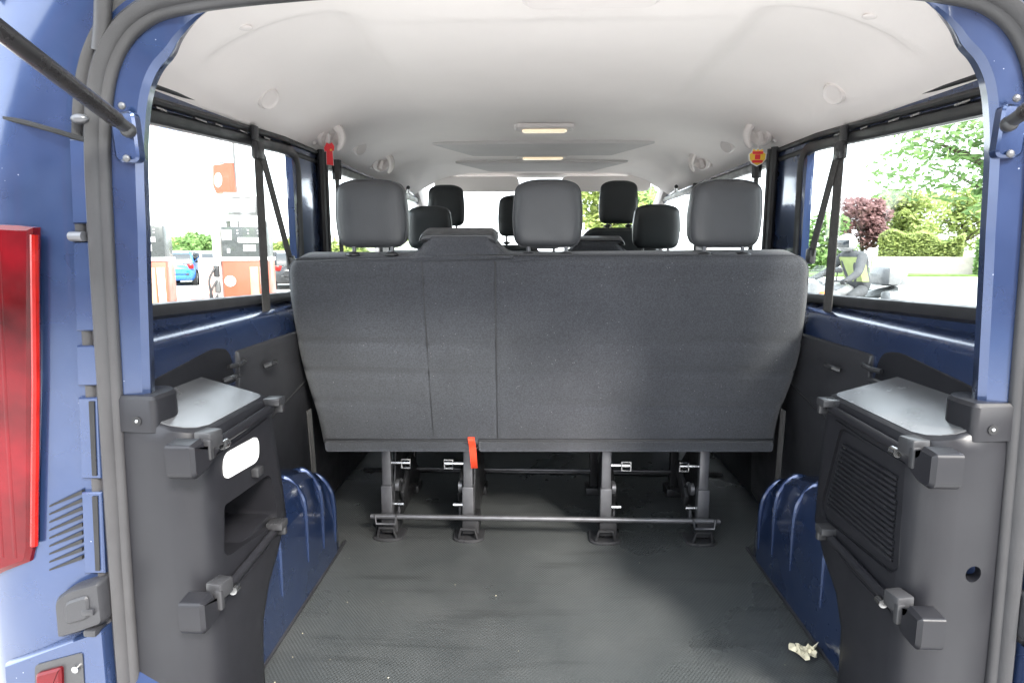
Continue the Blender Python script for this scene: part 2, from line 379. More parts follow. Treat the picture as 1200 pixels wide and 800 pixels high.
# body sides, pillars, windows
WIN = [((1.05, 1.985), (1.371, 1.342), (1.706, 1.768)), ((2.27, 3.05), (1.355, 1.355), (1.765, 1.775)), ((3.27, 4.15), (1.36, 1.36), (1.775, 1.78))]
for s in (-1, 1):
    prof = [(.80, 1.338), (.80, 1.316), (.797, 1.3155), (.790, 1.3126), (.782, 1.3088), (.774, 1.3049), (.766, 1.3010), (.759, 1.2970), (.753, 1.2905), (.749, 1.277), (.747, 1.262), (.75, 1.2), (.80, .5), (.945, .40), (.958, .9), (.955, 1.20), (.86, 1.325), (.835, 1.338)]
    B(MB().loft([[(s * x, y, z) for x, z in prof] for y in (1.09, 4.3)]), 'lower_side', 'paint')
    rail0 = [(.80, 1.71), (.80, 1.775), (.815, 1.79), (.815, 1.88), (.86, 1.95), (.855, 1.80), (.835, 1.71)]
    def railz(y): return .062 * min(1, max(0, (y - 1.05) / .9)) if y < 2 else .062
    loops = [[(s * x, y, z + (railz(y) if z < 1.8 else railz(y) * .5)) for x, z in rail0] for y in (.99, 1.05, 1.3, 1.6, 1.95, 2.3, 4.3)]
    B(MB().loft(loops), 'roof_rail', 'paint')
    # trims running along the rail
    def railpts(dx, dz, ys): return [(s * (.80 + dx), y, 1.775 + dz + railz(y) * .9) for y in ys]
    ys = [1.06, 1.3, 1.6, 1.9, 2.2, 2.6, 3.2, 4.0]
    B(MB().tube(railpts(-.006, .008, ys), .006, 8), 'lining_edge_strip', 'blackrub')
    B(MB().tube(railpts(-.004, -.022, ys[:5]), .009, 8), 'cable_trim', 'blackrub')
    B(MB().tube(railpts(.002, -.052, ys[:5]), .010, 8), 'rail_gasket', 'blackrub')
    for y in (1.17, 1.27, 1.42, 1.5, 1.63, 1.77):
        p = railpts(-.008, -.036, [y])[0]; B(MB().box(p, (.008, .03 + .03 * random.random(), .004)), 'rail_clip', 'chrome')
    for i, (ya, yb) in enumerate([(.985, 1.06), (1.975, 2.275), (3.04, 3.28)]):
        pr = [(ya, .80), (ya + .02, .7975), (yb - .02, .7975), (yb, .80), (yb, .822), (ya, .822)]
        if i == 0: pr = [(ya + .05, .80), (yb, .80), (yb, .955), (1.2, .958), (1.2, .962), (ya + .05, .962)]
        B(MB().loft([[(s * x, y, z) for y, x in pr] for z in (1.33, 1.80 if i else 1.9)]), 'side_pillar', 'paint' if i < 2 else 'liningp')
    for i, ((ya, yb), (za, zb), (zc, zd)) in enumerate(WIN):
        inner = round_poly([(ya, za), (yb, zb), (yb + .012, zd), (ya, zc)], .055, 6)
        n = len(inner)
        cy, cz = (ya + yb) / 2, 1.56
        def ring(e, x): return [(s * x, y, z) for y, z in offset_poly(inner, -e)]
        fr = MB().loft([ring(.05, .815), ring(.032, .798), ring(.026, .790), ring(.012, .790), ring(.003, .795), ring(.0, .803), ring(.006, .818), ring(.05, .826)], caps=False)
        wnd = B(fr, 'side_window', 'blackrub')
        B(MB().loft([ring(.02, .808), ring(.02, .811)]), 'pane', 'glass', wnd)
    B(MB().tube([(s * .79, 2.21, 1.22), (s * .788, 2.21, 1.5), (s * .785, 2.2, 1.82)], .014, 8), 'door_seal', 'blackrub')
    B(MB().tube([(s * .79, 2.25, 1.22), (s * .788, 2.25, 1.5), (s * .785, 2.24, 1.82)], .012, 8), 'door_seal', 'blackrub')
    # black lower side trim
    pr = [(.796, FL), (.766, .60), (.742, 1.16), (.738, 1.21), (.741, 1.232), (.76, 1.236), (.796, 1.236)]
    tr = B(MB().loft([[(s * x, y, z) for x, z in pr] for y in (1.425, 2.19)]), 'side_trim', 'plastic', bevel=.004)
    pr2 = [(.796, FL), (.786, .60), (.776, 1.26), (.78, 1.30), (.796, 1.30)]
    B(MB().loft([[(s * x, y, z) for x, z in pr2] for y in (2.2, 4.25)]), 'door_trim', 'plastic', bevel=.004)
    for px, py in ((266, 443), (312, 427)):
        p = U(px, py, X=-.740); q = Vector((s * .733, p.y, p.z))
        B(MB().tube([q + Vector((0, -.03, 0)), q + Vector((-s * .012, -.02, .004)), q + Vector((-s * .012, .02, .004)), q + Vector((0, .03, 0))], .006, 6), 'trim_hook', 'plastic2', tr)
    B(MB().tube([(s * .749, 1.5, 1.0), (s * .746, 1.8, 1.06), (s * .744, 2.1, 1.12)], .003, 6), 'trim_joint', 'dark', tr)
    # wheel arch
    def zt(y, e=0): 
        u = max(-1, min(1, (y - 1.40) / (.435 - e))); return FL + (.345 - e) * (1 - abs(u) ** 2.7) ** (1 / 2.2)
    yy = [1.40 + .435 * math.sin(math.pi / 2 * (i / 14)) for i in range(-14, 15)]
    def aloop(x, e, top):
        c = 1.40; return [(s * x, c + (y - c) * (1 - e / .435), FL - .01 if k in (0, 28) else zt(c + (y - c) * (1 - e / .435) , e)) for k, y in enumerate(yy)]
    lp = [aloop(.80, 0, 1), aloop(.69, 0, 1), aloop(.665, .006, 1), aloop(.648, .022, 1), aloop(.640, .05, 1), aloop(.632, .09, 1)]
    arch = MB().loft(lp, caps=False, closed=False)
    arch.add(lp[-1] , [tuple(range(29))])
    ar = B(arch, 'wheel_arch', 'paint', angle=30)
    for y in (1.33, 1.50, 1.62, 1.72):
        zz = zt(y) 
        pts = smooth_path([(s * .70, y - .01, zz + .001), (s * .672, y, zz - .004), (s * .646, y + .008, zz - .04), (s * .634, y + .012, zz - .09), (s * .632, y + .014, max(.60, zz - .24))], 5)
        B(MB().tube(pts, [.003 + .005 * min(1, i / 4, (len(pts) - 1 - i) / 4) for i in range(len(pts))], 8), 'rib', 'paint', ar)
    B(MB().tube([(s * .633, 1.18, .556), (s * .632, 1.5, .556), (s * .634, 1.83, .553)], .006, 8, flat=.8), 'edge_sealant', 'plastic', ar)
# ---------------------------------------------------------------- headlining
def lin_z(x, y):
    ax = abs(x) / .80
    edge = 1.785 + .03 * min(1, max(0, (y - 1.1) / 1.2))
    cen = 1.942
    if y < 1.16: cen -= .055 * (1 - (y - 1.018) / .142) ** 2
    z = edge + (cen - edge) * (1 - max(0, (ax - .50) / .50) ** 2.2)
    # shallow scooped bays over the side windows
    bx = max(0, min(1, (ax - .50) / .05)) * max(0, min(1, (.93 - ax) / .08)); by = max(0, min(1, (y - 1.30) / .03)) * max(0, min(1, (2.15 - y) / .5))
    z += .020 * bx * by
    if y > 1.36: z += .006 * min(1, (y - 1.36) / .012) * max(0, 1 - ax * 1.3)
    return z
nx, ny = 72, 120; vs, fs = [], []
Y0, Y1 = 1.018, 3.95
for j in range(ny + 1):
    y = Y0 + (Y1 - Y0) * (j / ny) ** 1.25
    for i in range(nx + 1):
        x = -.802 + 1.604 * i / nx; vs.append((x, y, lin_z(x, y)))
for j in range(ny):
    for i in range(nx):
        a = j * (nx + 1) + i; fs.append((a, a + 1, a + nx + 2, a + nx + 1))
lining = B(MB().add(vs, fs), 'headlining', 'lining', angle=60)
# ceiling panels and lamps
for (a, b, xa, xb) in ((2.78, 3.12, .49, .34), (3.36, 3.72, .46, .30)):
    pp = [(-xa, a), (xa, a), (xb, b), (-xb, b)]
    pz = lambda x, y, d: (x, y, 1.948 - .022 - d)
    B(MB().slab(round_poly(pp, .012), lambda x, y, d: (x, y, 1.934 - d), [(-.05, 0), (.0, 0), (.003, .003)]), 'ceiling_panel', 'lininggrey', lining)
for (px, py, wd) in ((638, 150, .17), (636, 183, .2)):
    p = U(px, py, Z=1.935)
    B(MB().slab(round_poly([(p.x - wd / 2 - .03, p.y - .04), (p.x + wd / 2 + .03, p.y - .04), (p.x + wd / 2 + .03, p.y + .04), (p.x - wd / 2 - .03, p.y + .04)], .03), lambda x, y, d: (x, y, 1.945 - d), [(0, 0), (.012, 0), (.018, .008)]), 'lamp_housing', 'liningp', lining)
    B(MB().slab(round_poly([(p.x - wd / 2, p.y - .02), (p.x + wd / 2, p.y - .02), (p.x + wd / 2, p.y + .02), (p.x - wd / 2, p.y + .02)], .018), lambda x, y, d: (x, y, 1.925 - d), [(0, 0), (.004, 0), (.007, .006)]), 'lamp_lens', 'lit', lining)
p = U(691, 13, Z=1.893)
B(MB().slab(round_poly([(p.x - .125, p.y - .12), (p.x + .125, p.y - .12), (p.x + .118, p.y), (p.x - .118, p.y)], .03), lambda x, y, d: (x, y, 1.929 - d), [(0, 0), (.030, .0), (.036, .010)]), 'tailgate_lamp_cover', 'liningp', lining)
for px, py in ((287, 36), (502, 22), (797, 19), (1020, 25)):
    q = U(px, py, Z=1.90); z = lin_z(q.x, q.y)
    B(MB().sphere((q.x, q.y, z), .016, 1, .7, .35), 'lining_plug', 'liningp', lining)
# round hooks and belt outlets along the lining
def hook(s, px, py, big):
    y = None
    for k in range(200):                       # meet the lining along the ray
        yy = 1.1 + k * .012; p = U(px, py, Y=yy)
        if abs(p.x) < .8 and p.z > lin_z(p.x, p.y) - .004: y = yy; break
    if y is None: y = 2.0; p = U(px, py, Y=y)
    r = .05 if big else .030
    n = Vector((-s * .75, -.35, -.6)).normalized(); a = Vector((0, 1, 0)).cross(n).normalized() * s; b = n.cross(a)
    mb = MB()
    loops = [[p + a * rr * math.cos(t) + b * rr * math.sin(t) + n * d for t in [2 * math.pi * k / 20 for k in range(20)]] for rr, d in ((r, -.01), (r, .006), (r * .85, .013), (r * .6, .011 if not big else -.004))]
    mb.loft(loops)
    o = B(mb, 'belt_outlet' if big else 'coat_hook', 'liningp', lining)
    if big:
        c = p + Vector((0, -.012, -.012)); up = Vector((-s * .25, 0, 1)).normalized(); sd_ = Vector((1, 0, s * .25)).normalized()
        arc = [c + sd_ * r * .95 * math.cos(t) + up * (r * 1.0 * math.sin(t) - .004) for t in [R(-35) + R(250) * (k / 16) for k in range(17)]]
        B(MB().tube(arc, [.006 + .009 * math.sin(math.pi * k / 16) ** .5 for k in range(17)], 8, flat=1.2), 'outlet_shell', 'liningp', lining)
        B(MB().tube([c + up * .012, c - up * .022], .009, 8, flat=.6), 'outlet_tongue', 'liningp', lining)
    return p
hk = {}
for s, lst in ((-1, ((313, 114, 0), (386, 158, 1), (421, 173, 0), (448, 189, 1))), (1, ((979, 108, 0), (890, 155, 1), (853, 170, 0), (821, 187, 1)))):
    for px, py, big in lst: hk[(s, px)] = hook(s, px, py, big)
# outer roof and cab
pr = [(-.87, 1.88), (-.84, 1.945), (-.78, 1.985), (-.5, 2.03), (0, 2.05), (.5, 2.03), (.78, 1.985), (.84, 1.945), (.87, 1.88)]
B(MB().loft([[(x, y, z + dz) for x, z in pr] for y, dz in ((.955, -.03), (1.0, 0), (2.5, .03), (3.9, 0), (4.1, -.06))], caps=False, closed=False), 'roof', 'paint')
hl = []
for i in range(25):
    x = -.72 + 1.44 * i / 24; hl.append(x)
B(MB().loft([[(x, y, z) for x in (-.86, -.7, -.35, 0, .35, .7, .86)] for y, z in ((.965, 2.0), (.968, 1.91), (1.03, 1.893), (1.04, 2.0))], caps=False, closed=False), 'roof_header', 'paint')
# windscreen surround, dash and bonnet
B(MB().box((0, 4.02, 1.965), (1.62, .16, .06), bev=.02), 'windscreen_header', 'lining')
for s in (-1, 1):
    B(MB().tube([(s * .80, 3.98, 1.90), (s * .80, 4.35, 1.72), (s * .82, 5.0, 1.28)], .055, 10, flat=.7), 'windscreen_pillar', 'liningp')
    x0, x1 = (-.66, -.13) if s < 0 else (.13, .68)
    pl = round_poly([(x0, 1.835), (x1, 1.835), (x1, 1.925), (x0, 1.925)], .04)
    B(MB().slab(pl, lambda u, v, d: (u, 3.90 + d + (1.915 - v) * .2, v), [(0, .006), (.004, 0), (.02, 0), (.024, .006)]), 'sun_visor', 'lining')
    B(MB().tube([(s * .775, 3.18, 1.80), (s * .765, 3.16, 1.74), (s * .77, 3.14, 1.66)], .02, 8, flat=.6), 'front_belt_guide', 'plastic2')
    B(MB().tube([(s * .70, 3.30, 1.80), (s * .72, 3.38, 1.79), (s * .74, 3.60, 1.79), (s * .76, 3.66, 1.80)], .010, 8), 'grab_handle', 'plastic2')
B(MB().add([(-.82, 4.05, 1.945), (.82, 4.05, 1.945), (.84, 4.98, 1.29), (-.84, 4.98, 1.29)], [(0, 1, 2, 3)]), 'windscreen_glass', 'glass')
ds = [(4.30, .6), (4.28, 1.1), (4.33, 1.40), (4.45, 1.465), (4.75, 1.44), (4.97, 1.29), (4.97, .6)]
B(MB().loft([[(x, y, z - (.05 if abs(x) > .5 else 0)) for y, z in ds] for x in (-.83, -.45, -.1, .3, .6, .83)]), 'dashboard', 'plastic2')
B(MB().tube([(.44 + .18 * math.cos(t), 4.15 - .05 * math.sin(t), 1.36 + .17 * math.sin(t)) for t in [2 * math.pi * k / 28 for k in range(28)]], .014, 8, closed=True), 'steering_wheel', 'plastic2')
B(MB().loft([[(x * wv, y, z) for x, z in ((-.93, .35), (-.95, .9), (-.86, zt_), (0, zt_ + .05), (.86, zt_), (.95, .9), (.93, .35))] for y, zt_, wv in ((4.3, 1.25, 1), (4.98, 1.26, 1), (5.35, 1.05, .95), (5.5, .8, .9))]), 'bonnet', 'paint')
# wheels
for s in (-1, 1):
    for y in (1.40, 4.55):
        wl = B(MB().loft([[(s * x, y + r * math.cos(t), .33 + r * math.sin(t)) for t in [2 * math.pi * k / 28 for k in range(28)]] for x, r in ((.74, .20), (.74, .30), (.76, .33), (.92, .33), (.94, .30), (.94, .20), (.90, .19))]), 'wheel', 'tyre')
        B(MB().loft([[(s * x, y + r * math.cos(t), .33 + r * math.sin(t)) for t in [2 * math.pi * k / 28 for k in range(28)]] for x, r in ((.905, .20), (.93, .195), (.935, .17), (.92, .06))]), 'rim', 'alloy', wl)
# ---------------------------------------------------------------- rear corners, lamps, bumper (outside)
for s in (-1, 1):
    loops = []
    for z in [.36 + (1.87 - .36) * i / 16 for i in range(17)]:
        a = xo(z); ox = 1.03 - max(0, z - .8) * .06 - max(0, z - 1.3) ** 1.6 * .12
        loops.append([(s * a, 1.01, z), (s * a, .994, z), (s * (a + .012), .986, z), (s * (a + .03), .9835, z), (s * (a + .06), .978, z), (s * (a * .55 + ox * .45), .971, z), (s * (a * .35 + ox * .65), .9715, z), (s * (ox - .05), .977, z), (s * (ox - .02), .986, z), (s * (ox - .005), .998, z), (s * ox, 1.04, z), (s * ox, 1.2, z), (s * (a + .04), 1.1, z)])
    cp = B(MB().loft(loops), 'rear_corner', 'paint', angle=50)
    def L(px, py, y): p = U(px, py, Y=y); return (p.x, p.z)
    poly = [L(42, 266, .968), L(24, 263, .968), (-.965, 1.515), (-.985, 1.2), (-1.0, .895), L(10, 668, .968), L(38, 657, .968), L(42, 640, .968)]
    poly = [(-s * x if s > 0 else x, z) for x, z in poly]
    tl = B(MB().slab(poly, lambda u, v, d: (u, .982 - d, v), [(-.08, 0), (.0, 0), (.018, .002), (.024, .010)]), 'tail_lamp', 'redlens')
    inn = [L(38, 275, .958), L(40, 450, .958), L(38, 640, .958)]
    B(MB().tube([(-s * x if s > 0 else x, .962, z) for x, z in inn], .006, 8), 'lens_edge', 'redlens2', tl)
    for xr in (.892, .915):
        B(MB().tube([(s * (xr + .03), .9585, .95), (s * (xr + .015), .9585, 1.2), (s * (xr - .005), .9585, 1.47)], .004, 8, flat=.5), 'lens_ridge', 'redlens', tl)
    for i in range(9):
        a = L(59, 592.5 + 9.3 * i, .975); b = L(95, 577 + 9.6 * i, .975)
        pa = Vector((a[0] * -s, .9745, a[1])) if s > 0 else Vector((a[0], .9745, a[1])); pb = Vector((b[0] * -s, .979, b[1])) if s > 0 else Vector((b[0], .979, b[1]))
        B(MB().loft([[p + Vector((0, -.002, .0005 + h)), p + Vector((0, -.002, -h)), p + Vector((0, .006, -h)), p + Vector((0, .006, h))] for p, h in ((pa, .0012), (pb, .0032))]), 'vent_slot', 'dark', cp)
    for ya, yb, slot in ((163, 262, 0), (283, 388, 0), (405, 452, 0), (466, 561, 1), (577, 672, 1)):
        xa = 80 + (ya - 163) * .035; q = [L(xa, ya, .975), L(xa + 24, ya, .975), L(xa + 24 + (yb - ya) * .04, yb, .975), L(xa + (yb - ya) * .04, yb, .975)]
        q = [(-u if s > 0 else u, v) for u, v in q]
        B(MB().slab(q, lambda u, v, d: (u, .990 - d, v), [(-.01, 0), (.0, 0), (.012, 0), (.0145, .003)]), 'flange_pad', 'paint', cp)
        if slot:
            q2 = [L(xa + 14, ya + 4, .975), L(xa + 20, ya + 4, .975), L(xa + 23, yb - 4, .975), L(xa + 18, yb - 4, .975)]
            q2 = [(-u if s > 0 else u, v) for u, v in q2]
            B(MB().slab(q2, lambda u, v, d: (u, .9745 - d, v), [(-.004, 0), (.0012, 0)]), 'flange_slot', 'dark', cp)
    q = [L(64, 702, .96), L(80, 690, .96), L(118, 679, .96), L(124, 730, .96), L(96, 740, .96), L(68, 748, .96)]
    q = [(-u if s > 0 else u, v) for u, v in q]
    hb = B(MB().slab(round_poly(q, .012), lambda u, v, d: (u, .985 - d, v), [(-.01, 0), (.022, 0), (.030, .005)]), 'tailgate_buffer', 'plastic', )
    q = [L(76, 705, .955), L(104, 696, .955), L(106, 724, .955), L(78, 732, .955)]
    q = [(-u if s > 0 else u, v) for u, v in q]
    B(MB().slab(round_poly(q, .012), lambda u, v, d: (u, .957 - d, v), [(0, 0), (.003, 0), (.006, .004)]), 'buffer_pad', 'plastic', hb)
    B(MB().box((s * (xs(.84) + .028), .965, .855), (.022, .03, .012), bev=.003), 'buffer_arm', 'plastic', hb)
    B(MB().box((s * (xs(.84) + .028), .965, .815), (.022, .03, .012), bev=.003), 'buffer_arm', 'plastic', hb)
    # seam between lamp pod and roof corner
    sm = [L(0, 137, .968), L(35, 145, .968), L(70, 155, .968), L(98, 164, .975)]
    B(MB().tube([(-u if s > 0 else u, [.975, .9665, .968, .977][i], v) for i, (u, v) in enumerate(sm)], .004, 6), 'panel_seam', 'dark', cp)
    sp = U(92, 139, Y=.97); B(MB().sphere((s * abs(sp.x), .973, sp.z), .011, 1.3, .8, .7), 'rubber_stop', 'steel', cp)
    sp = U(89, 277, Y=.97); B(MB().cyl((s * abs(sp.x) - .012, .975, sp.z), (s * abs(sp.x) + .012, .972, sp.z), .008), 'striker_pin', 'steel', cp)
    bq = [L(0, 782, .955), L(50, 763, .955), L(117, 740, .955), (-.785, .60), (-.785, .35), (-.975, .35), (-.975, .72)]
    bq = [(-u if s > 0 else u, v) for u, v in bq]
    bp_ = B(MB().slab(bq, lambda u, v, d: (u, .985 - d, v), [(-.2, 0), (.018, 0), (.024, .005)]), 'bumper_corner', 'paint')
    q = [L(36, 783, .95), L(92, 768, .95), L(97, 860, .95), L(36, 860, .95)]; q = [(-u if s > 0 else u, v) for u, v in q]
    fgl = B(MB().slab(round_poly(q, .008), lambda u, v, d: (u, .963 - d, v), [(0, 0), (.004, .0)]), 'fog_lamp', 'plastic2', bp_)
    q = [L(40, 791, .95), L(70, 783, .95), L(72, 850, .95), L(40, 850, .95)]; q = [(-u if s > 0 else u, v) for u, v in q]
    B(MB().slab(round_poly(q, .006), lambda u, v, d: (u, .960 - d, v), [(0, 0), (.006, .0), (.009, .004)]), 'fog_lens', 'redlens', bp_)
    q = L(86, 786, .95); B(MB().cyl((-q[0] if s > 0 else q[0], .96, q[1]), (-q[0] if s > 0 else q[0], .953, q[1]), .006), 'screw', 'chrome', bp_)
    # gas strut
    a = U(150, 151, Y=.985); b = U(0, 36, Y=.76); a.x = s * abs(a.x); b.x = s * abs(b.x); d = (b - a)
    e = a + d * 2.9
    gs = B(MB().tube([a + d * .12, a + d * .5, a + d * 1.9], .0125, 14), 'gas_strut', 'strut')
    B(MB().tube([a + d * 1.85, e], .006, 10), 'piston_rod', 'chrome', gs)
    B(MB().tube([a, a + d * .10, a + d * .16], [.010, .010, .008], 10).sphere(a + Vector((0, .0, -.002)), .012), 'ball_joint', 'plastic2', gs)
    B(MB().slab(round_poly([(-.022, -.045), (.018, -.045), (.022, .03), (-.018, .035)], .012), lambda u, v, dd: (a.x + s * (.012 + u), .998 - dd, a.z + v - .005), [(-.01, 0), (.004, 0), (.007, .004)]), 'strut_bracket', 'paint', gs)
    for dz in (.035, -.045): B(MB().sphere((a.x + s * .008, .987, a.z + dz), .006, 1, .6, 1), 'bolt', 'steel', gs)
    B(MB().slab([(-.03, -.02), (.03, -.02), (.03, .06), (-.03, .06)], lambda u, v, dd: (e.x + dd, e.y + u, e.z + v), [(-.008, 0), (.008, 0)]), 'tailgate_bracket', 'darksteel', gs)
B(MB().tube([U(117, 60, Y=.985), U(120, 30, Y=.98), U(121, 0, Y=.97), U(120, -80, Y=.95)], .012, 10), 'cable_sleeve', 'rubber')
# tailgate, swung up over the camera
def tg(u, v, d):    # u = x, v = distance from hinge, d = thickness upwards
    ang = R(14); return (u, .985 - v * math.cos(ang) + d * math.sin(ang), 1.945 + v * math.sin(ang) + d * math.cos(ang))
tgo = B(MB().slab(round_poly([(-.74, .02), (.74, .02), (.78, 1.25), (-.78, 1.25)], .10), tg, [(0, .02), (.02, 0), (.05, 0), (.07, .03)]), 'tailgate', 'paint')
cut(tgo, MB().slab(round_poly([(-.65, .09), (.65, .09), (.70, .70), (-.70, .70)], .08), tg, [(-.1, 0), (.2, 0)]))
B(MB().slab(round_poly([(-.67, .07), (.67, .07), (.72, .72), (-.72, .72)], .09), tg, [(.055, 0), (.059, 0)]), 'tailgate_glass', 'glass', tgo)
B(MB().box((0, .0, .45), (1.9, .001, .001)), 'x', 'dark') if False else None
B(MB().box((0, .965, .44), (1.56, .10, .18), bev=.02), 'rear_bumper', 'plastic')
# ---------------------------------------------------------------- luggage-bay side trims
def bay(s):
    YF = [1.18, 1.18, 1.19, 1.225, 1.28, 1.333, 1.322, 1.30, 1.280] if s < 0 else [1.20, 1.20, 1.205, 1.235, 1.30, 1.352, 1.348, 1.342, 1.336]
    ZS = [FL + .002, .62, .70, .76, .81, .87, .95, 1.05, 1.145]
    loops = []
    def lp(z, yf, e=0, slope=0):
        pts = [(.752, 1.05), (.752, .998), (.700, .988), (.665, .983), (.642, .983), (.622, .990), (.608, 1.004), (.600, 1.03), (.600, yf - .03), (.602, yf - .012), (.610, yf - .002), (.625, yf), (.785, yf), (.79, 1.06)]
        out = []
        for x, y in pts:
            x2 = x + e * (1 if x < .7 else 0) ; y2 = y + e * (1 if y < 1.06 and x < .75 else -1 if y > 1.1 else 0)
            out.append((s * x2, y2, z + slope * (x - .6)))
        return out
    for z, yf in zip(ZS, YF): loops.append(lp(z, yf))
    loops.append(lp(1.158, YF[-1], .004, .22)); loops.append(lp(1.163, YF[-1], .012, .27))
    c = B(MB().loft(loops), 'bay_trim', 'baytrim', angle=42)
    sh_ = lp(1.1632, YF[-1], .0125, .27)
    B(MB().loft([[(x, y, z + dz) for x, y, z in sh_] for dz in (-.001, .0012)]), 'shelf_top', 'shelf', c)  # thin top sheet carrying the painted-in brightness of the shelf
    # foot of the pillar
    pf = round_poly([(.672, .984), (.765, .994), (.765, 1.07), (.70, 1.085), (.668, 1.05)], [.012, 0, .01, .03, .03], 5)
    ft = B(MB().slab([(s * x, y) for x, y in pf], lambda u, v, d: (u, v, 1.165 + d), [(0, 0), (.056, 0), (.062, .005)]), 'pillar_foot', 'baytrim', c)
    sx = U(160, 495, Y=.985); B(MB().cyl((s * abs(sx.x), .992, sx.z + .002), (s * abs(sx.x), .985, sx.z + .002), .008), 'screw_recess', 'dark', c)
    B(MB().sphere((s * abs(sx.x), .986, sx.z + .002), .0035), 'screw_head', 'chrome', c)
    # raised rib against the wall
    rb = round_poly([(1.06, 1.16), (1.42, 1.16), (1.40, 1.245), (1.33, 1.262), (1.06, 1.228)], [.0, .0, .03, .05, .0])
    B(MB().slab(rb, lambda u, v, d: (s * (.752 - d), u, v), [(-.03, 0), (.0, 0), (.006, .006)]), 'shelf_rib', 'baytrim', c)
    B(MB().tube([(s * .738, 1.37, 1.205), (s * .728, 1.40, 1.205), (s * .734, 1.44, 1.208)], .006, 8), 'shelf_clip', 'plastic2', c)
    # two shelf rails
    for (za, zb, fy) in ((1.135, 1.140, 1.255 if s < 0 else 1.285), (.862, .872, 1.235 if s < 0 else 1.25)):
        lo = za < 1
        ya = .955
        rl = B(MB().tube([(s * .594, ya + .02, za), (s * .592, ya + .06, za), (s * .592, fy - .03, zb), (s * .594, fy, zb)], .0095, 10, flat=.9), 'shelf_rail', 'baytrim', c)
        B(MB().slab(round_poly([(ya - .026, za - .024), (ya - .026, za + .026), (ya + .012, za + .029), (ya + .016, za + .012), (ya + .060, za + .008), (ya + .060, za - .010), (ya + .016, za - .032), (ya - .016, za - .034)], .006, 3), lambda u, v, d: (s * (.626 - d), u, v), [(0, .0), (.040 if not lo else .036, 0), (.046 if not lo else .042, .006)]), 'rail_block', 'baytrim', c)
        B(MB().box((s * .590, ya + .042, za + .018), (.032, .034, .030), rot=Matrix.Rotation(s * .2, 3, 'Z'), bev=.004), 'latch', 'plastic2', c)
        B(MB().box((s * .583, ya + .026, za + .004), (.014, .012, .036), bev=.003), 'latch_jaw', 'plastic2', c)
        B(MB().cyl((s * .578, ya + .062, za - .001), (s * .578, ya + .078, za - .001), .008), 'latch_pin', 'chrome', c)
        B(MB().box((s * .588, fy + .004, zb + .014), (.036, .034, .016), bev=.003), 'rail_hook', 'plastic2', c)
        B(MB().box((s * .582, fy + .014, zb + .0), (.02, .012, .026), bev=.003), 'rail_hook', 'plastic2', c)
        B(MB().tube([(s * .602, 1.0, za - .026), (s * .601, 1.15, za - .024), (s * .601, fy - .01, zb - .022)], .004, 6), 'rail_groove', 'baytrim', c)
    return c
bl = bay(-1)
def sidepoly(pts, X): return [(U(px, py, X=X).y, U(px, py, X=X).z) for px, py in pts]
pk = round_poly(sidepoly([(263, 592), (263, 648), (268, 651), (324, 612), (325, 600), (318, 560), (314, 556)], -.6), .008, 3)
cut(bl, MB().slab(pk, lambda u, v, d: (-.56 - d, u, v), [(0, 0), (.17, 0)]))
B(MB().box((-.676, 1.16, .846), (.126, .21, .104), bev=.003), 'pocket_floor', 'baytrim', bl)
lm = round_poly(sidepoly([(262, 532), (262, 563), (302, 540), (302, 510)], -.599), .021, 6)
la = B(MB().slab(lm, lambda u, v, d: (-.600 + d, u, v), [(-.01, 0), (.003, 0), (.006, .005)]), 'luggage_lamp', 'lampw', bl)
kp = U(300, 552, X=-.595); B(MB().box((-.592, kp.y, kp.z), (.016, .026, .018), bev=.003), 'lamp_catch', 'plastic2', bl)
br = bay(1)
hp = U(1140, 672, Y=.99)
cut(br, MB().cyl((hp.x, .9, hp.z), (hp.x, 1.045, hp.z), .0145, 20))
B(MB().cyl((hp.x, 1.014, hp.z), (hp.x, 1.02, hp.z), .0143, 20), 'hole_back', 'dark', br)
gp = round_poly(sidepoly([(985, 500), (1056, 540), (1060, 550), (1052, 668), (1044, 672), (964, 606), (962, 590)], .6), .018, 4)
cut(br, MB().slab(gp, lambda u, v, d: (.59 + d, u, v), [(0, 0), (.016, 0)]))
gr = B(MB().slab(offset_poly(gp, .003), lambda u, v, d: (.606 - d, u, v), [(-.008, 0), (.0, 0), (.002, .003)]), 'speaker_grille', 'baytrim', br)
gy0, gy1 = min(p[0] for p in gp), max(p[0] for p in gp); gz0, gz1 = min(p[1] for p in gp), max(p[1] for p in gp)
def inside(y, z, poly):
    c_ = False; n_ = len(poly)
    for i in range(n_):
        (a, b), (c2, d2) = poly[i], poly[i - 1]
        if (b > z) != (d2 > z) and y < (c2 - a) * (z - b) / (d2 - b) + a: c_ = not c_
    return c_
inn = offset_poly(gp, .020)
for k in range(15):
    z = gz1 - .035 - k * (gz1 - gz0 - .07) / 14
    yl = [gy0 + (gy1 - gy0) * i / 80 for i in range(81) if inside(gy0 + (gy1 - gy0) * i / 80, z, inn)]
    if len(yl) > 4:
        B(MB().tube([(.603, yl[0], z), (.601, yl[0] + .006, z), (.601, yl[-1] - .006, z), (.603, yl[-1], z)], .0042, 6), 'slat', 'baytrim', gr)
        B(MB().box((.6035, yl[-1] - .004, z - .006), (.003, .006, .003)), 'grille_stud', 'chrome', gr) if k % 1 == 0 else None
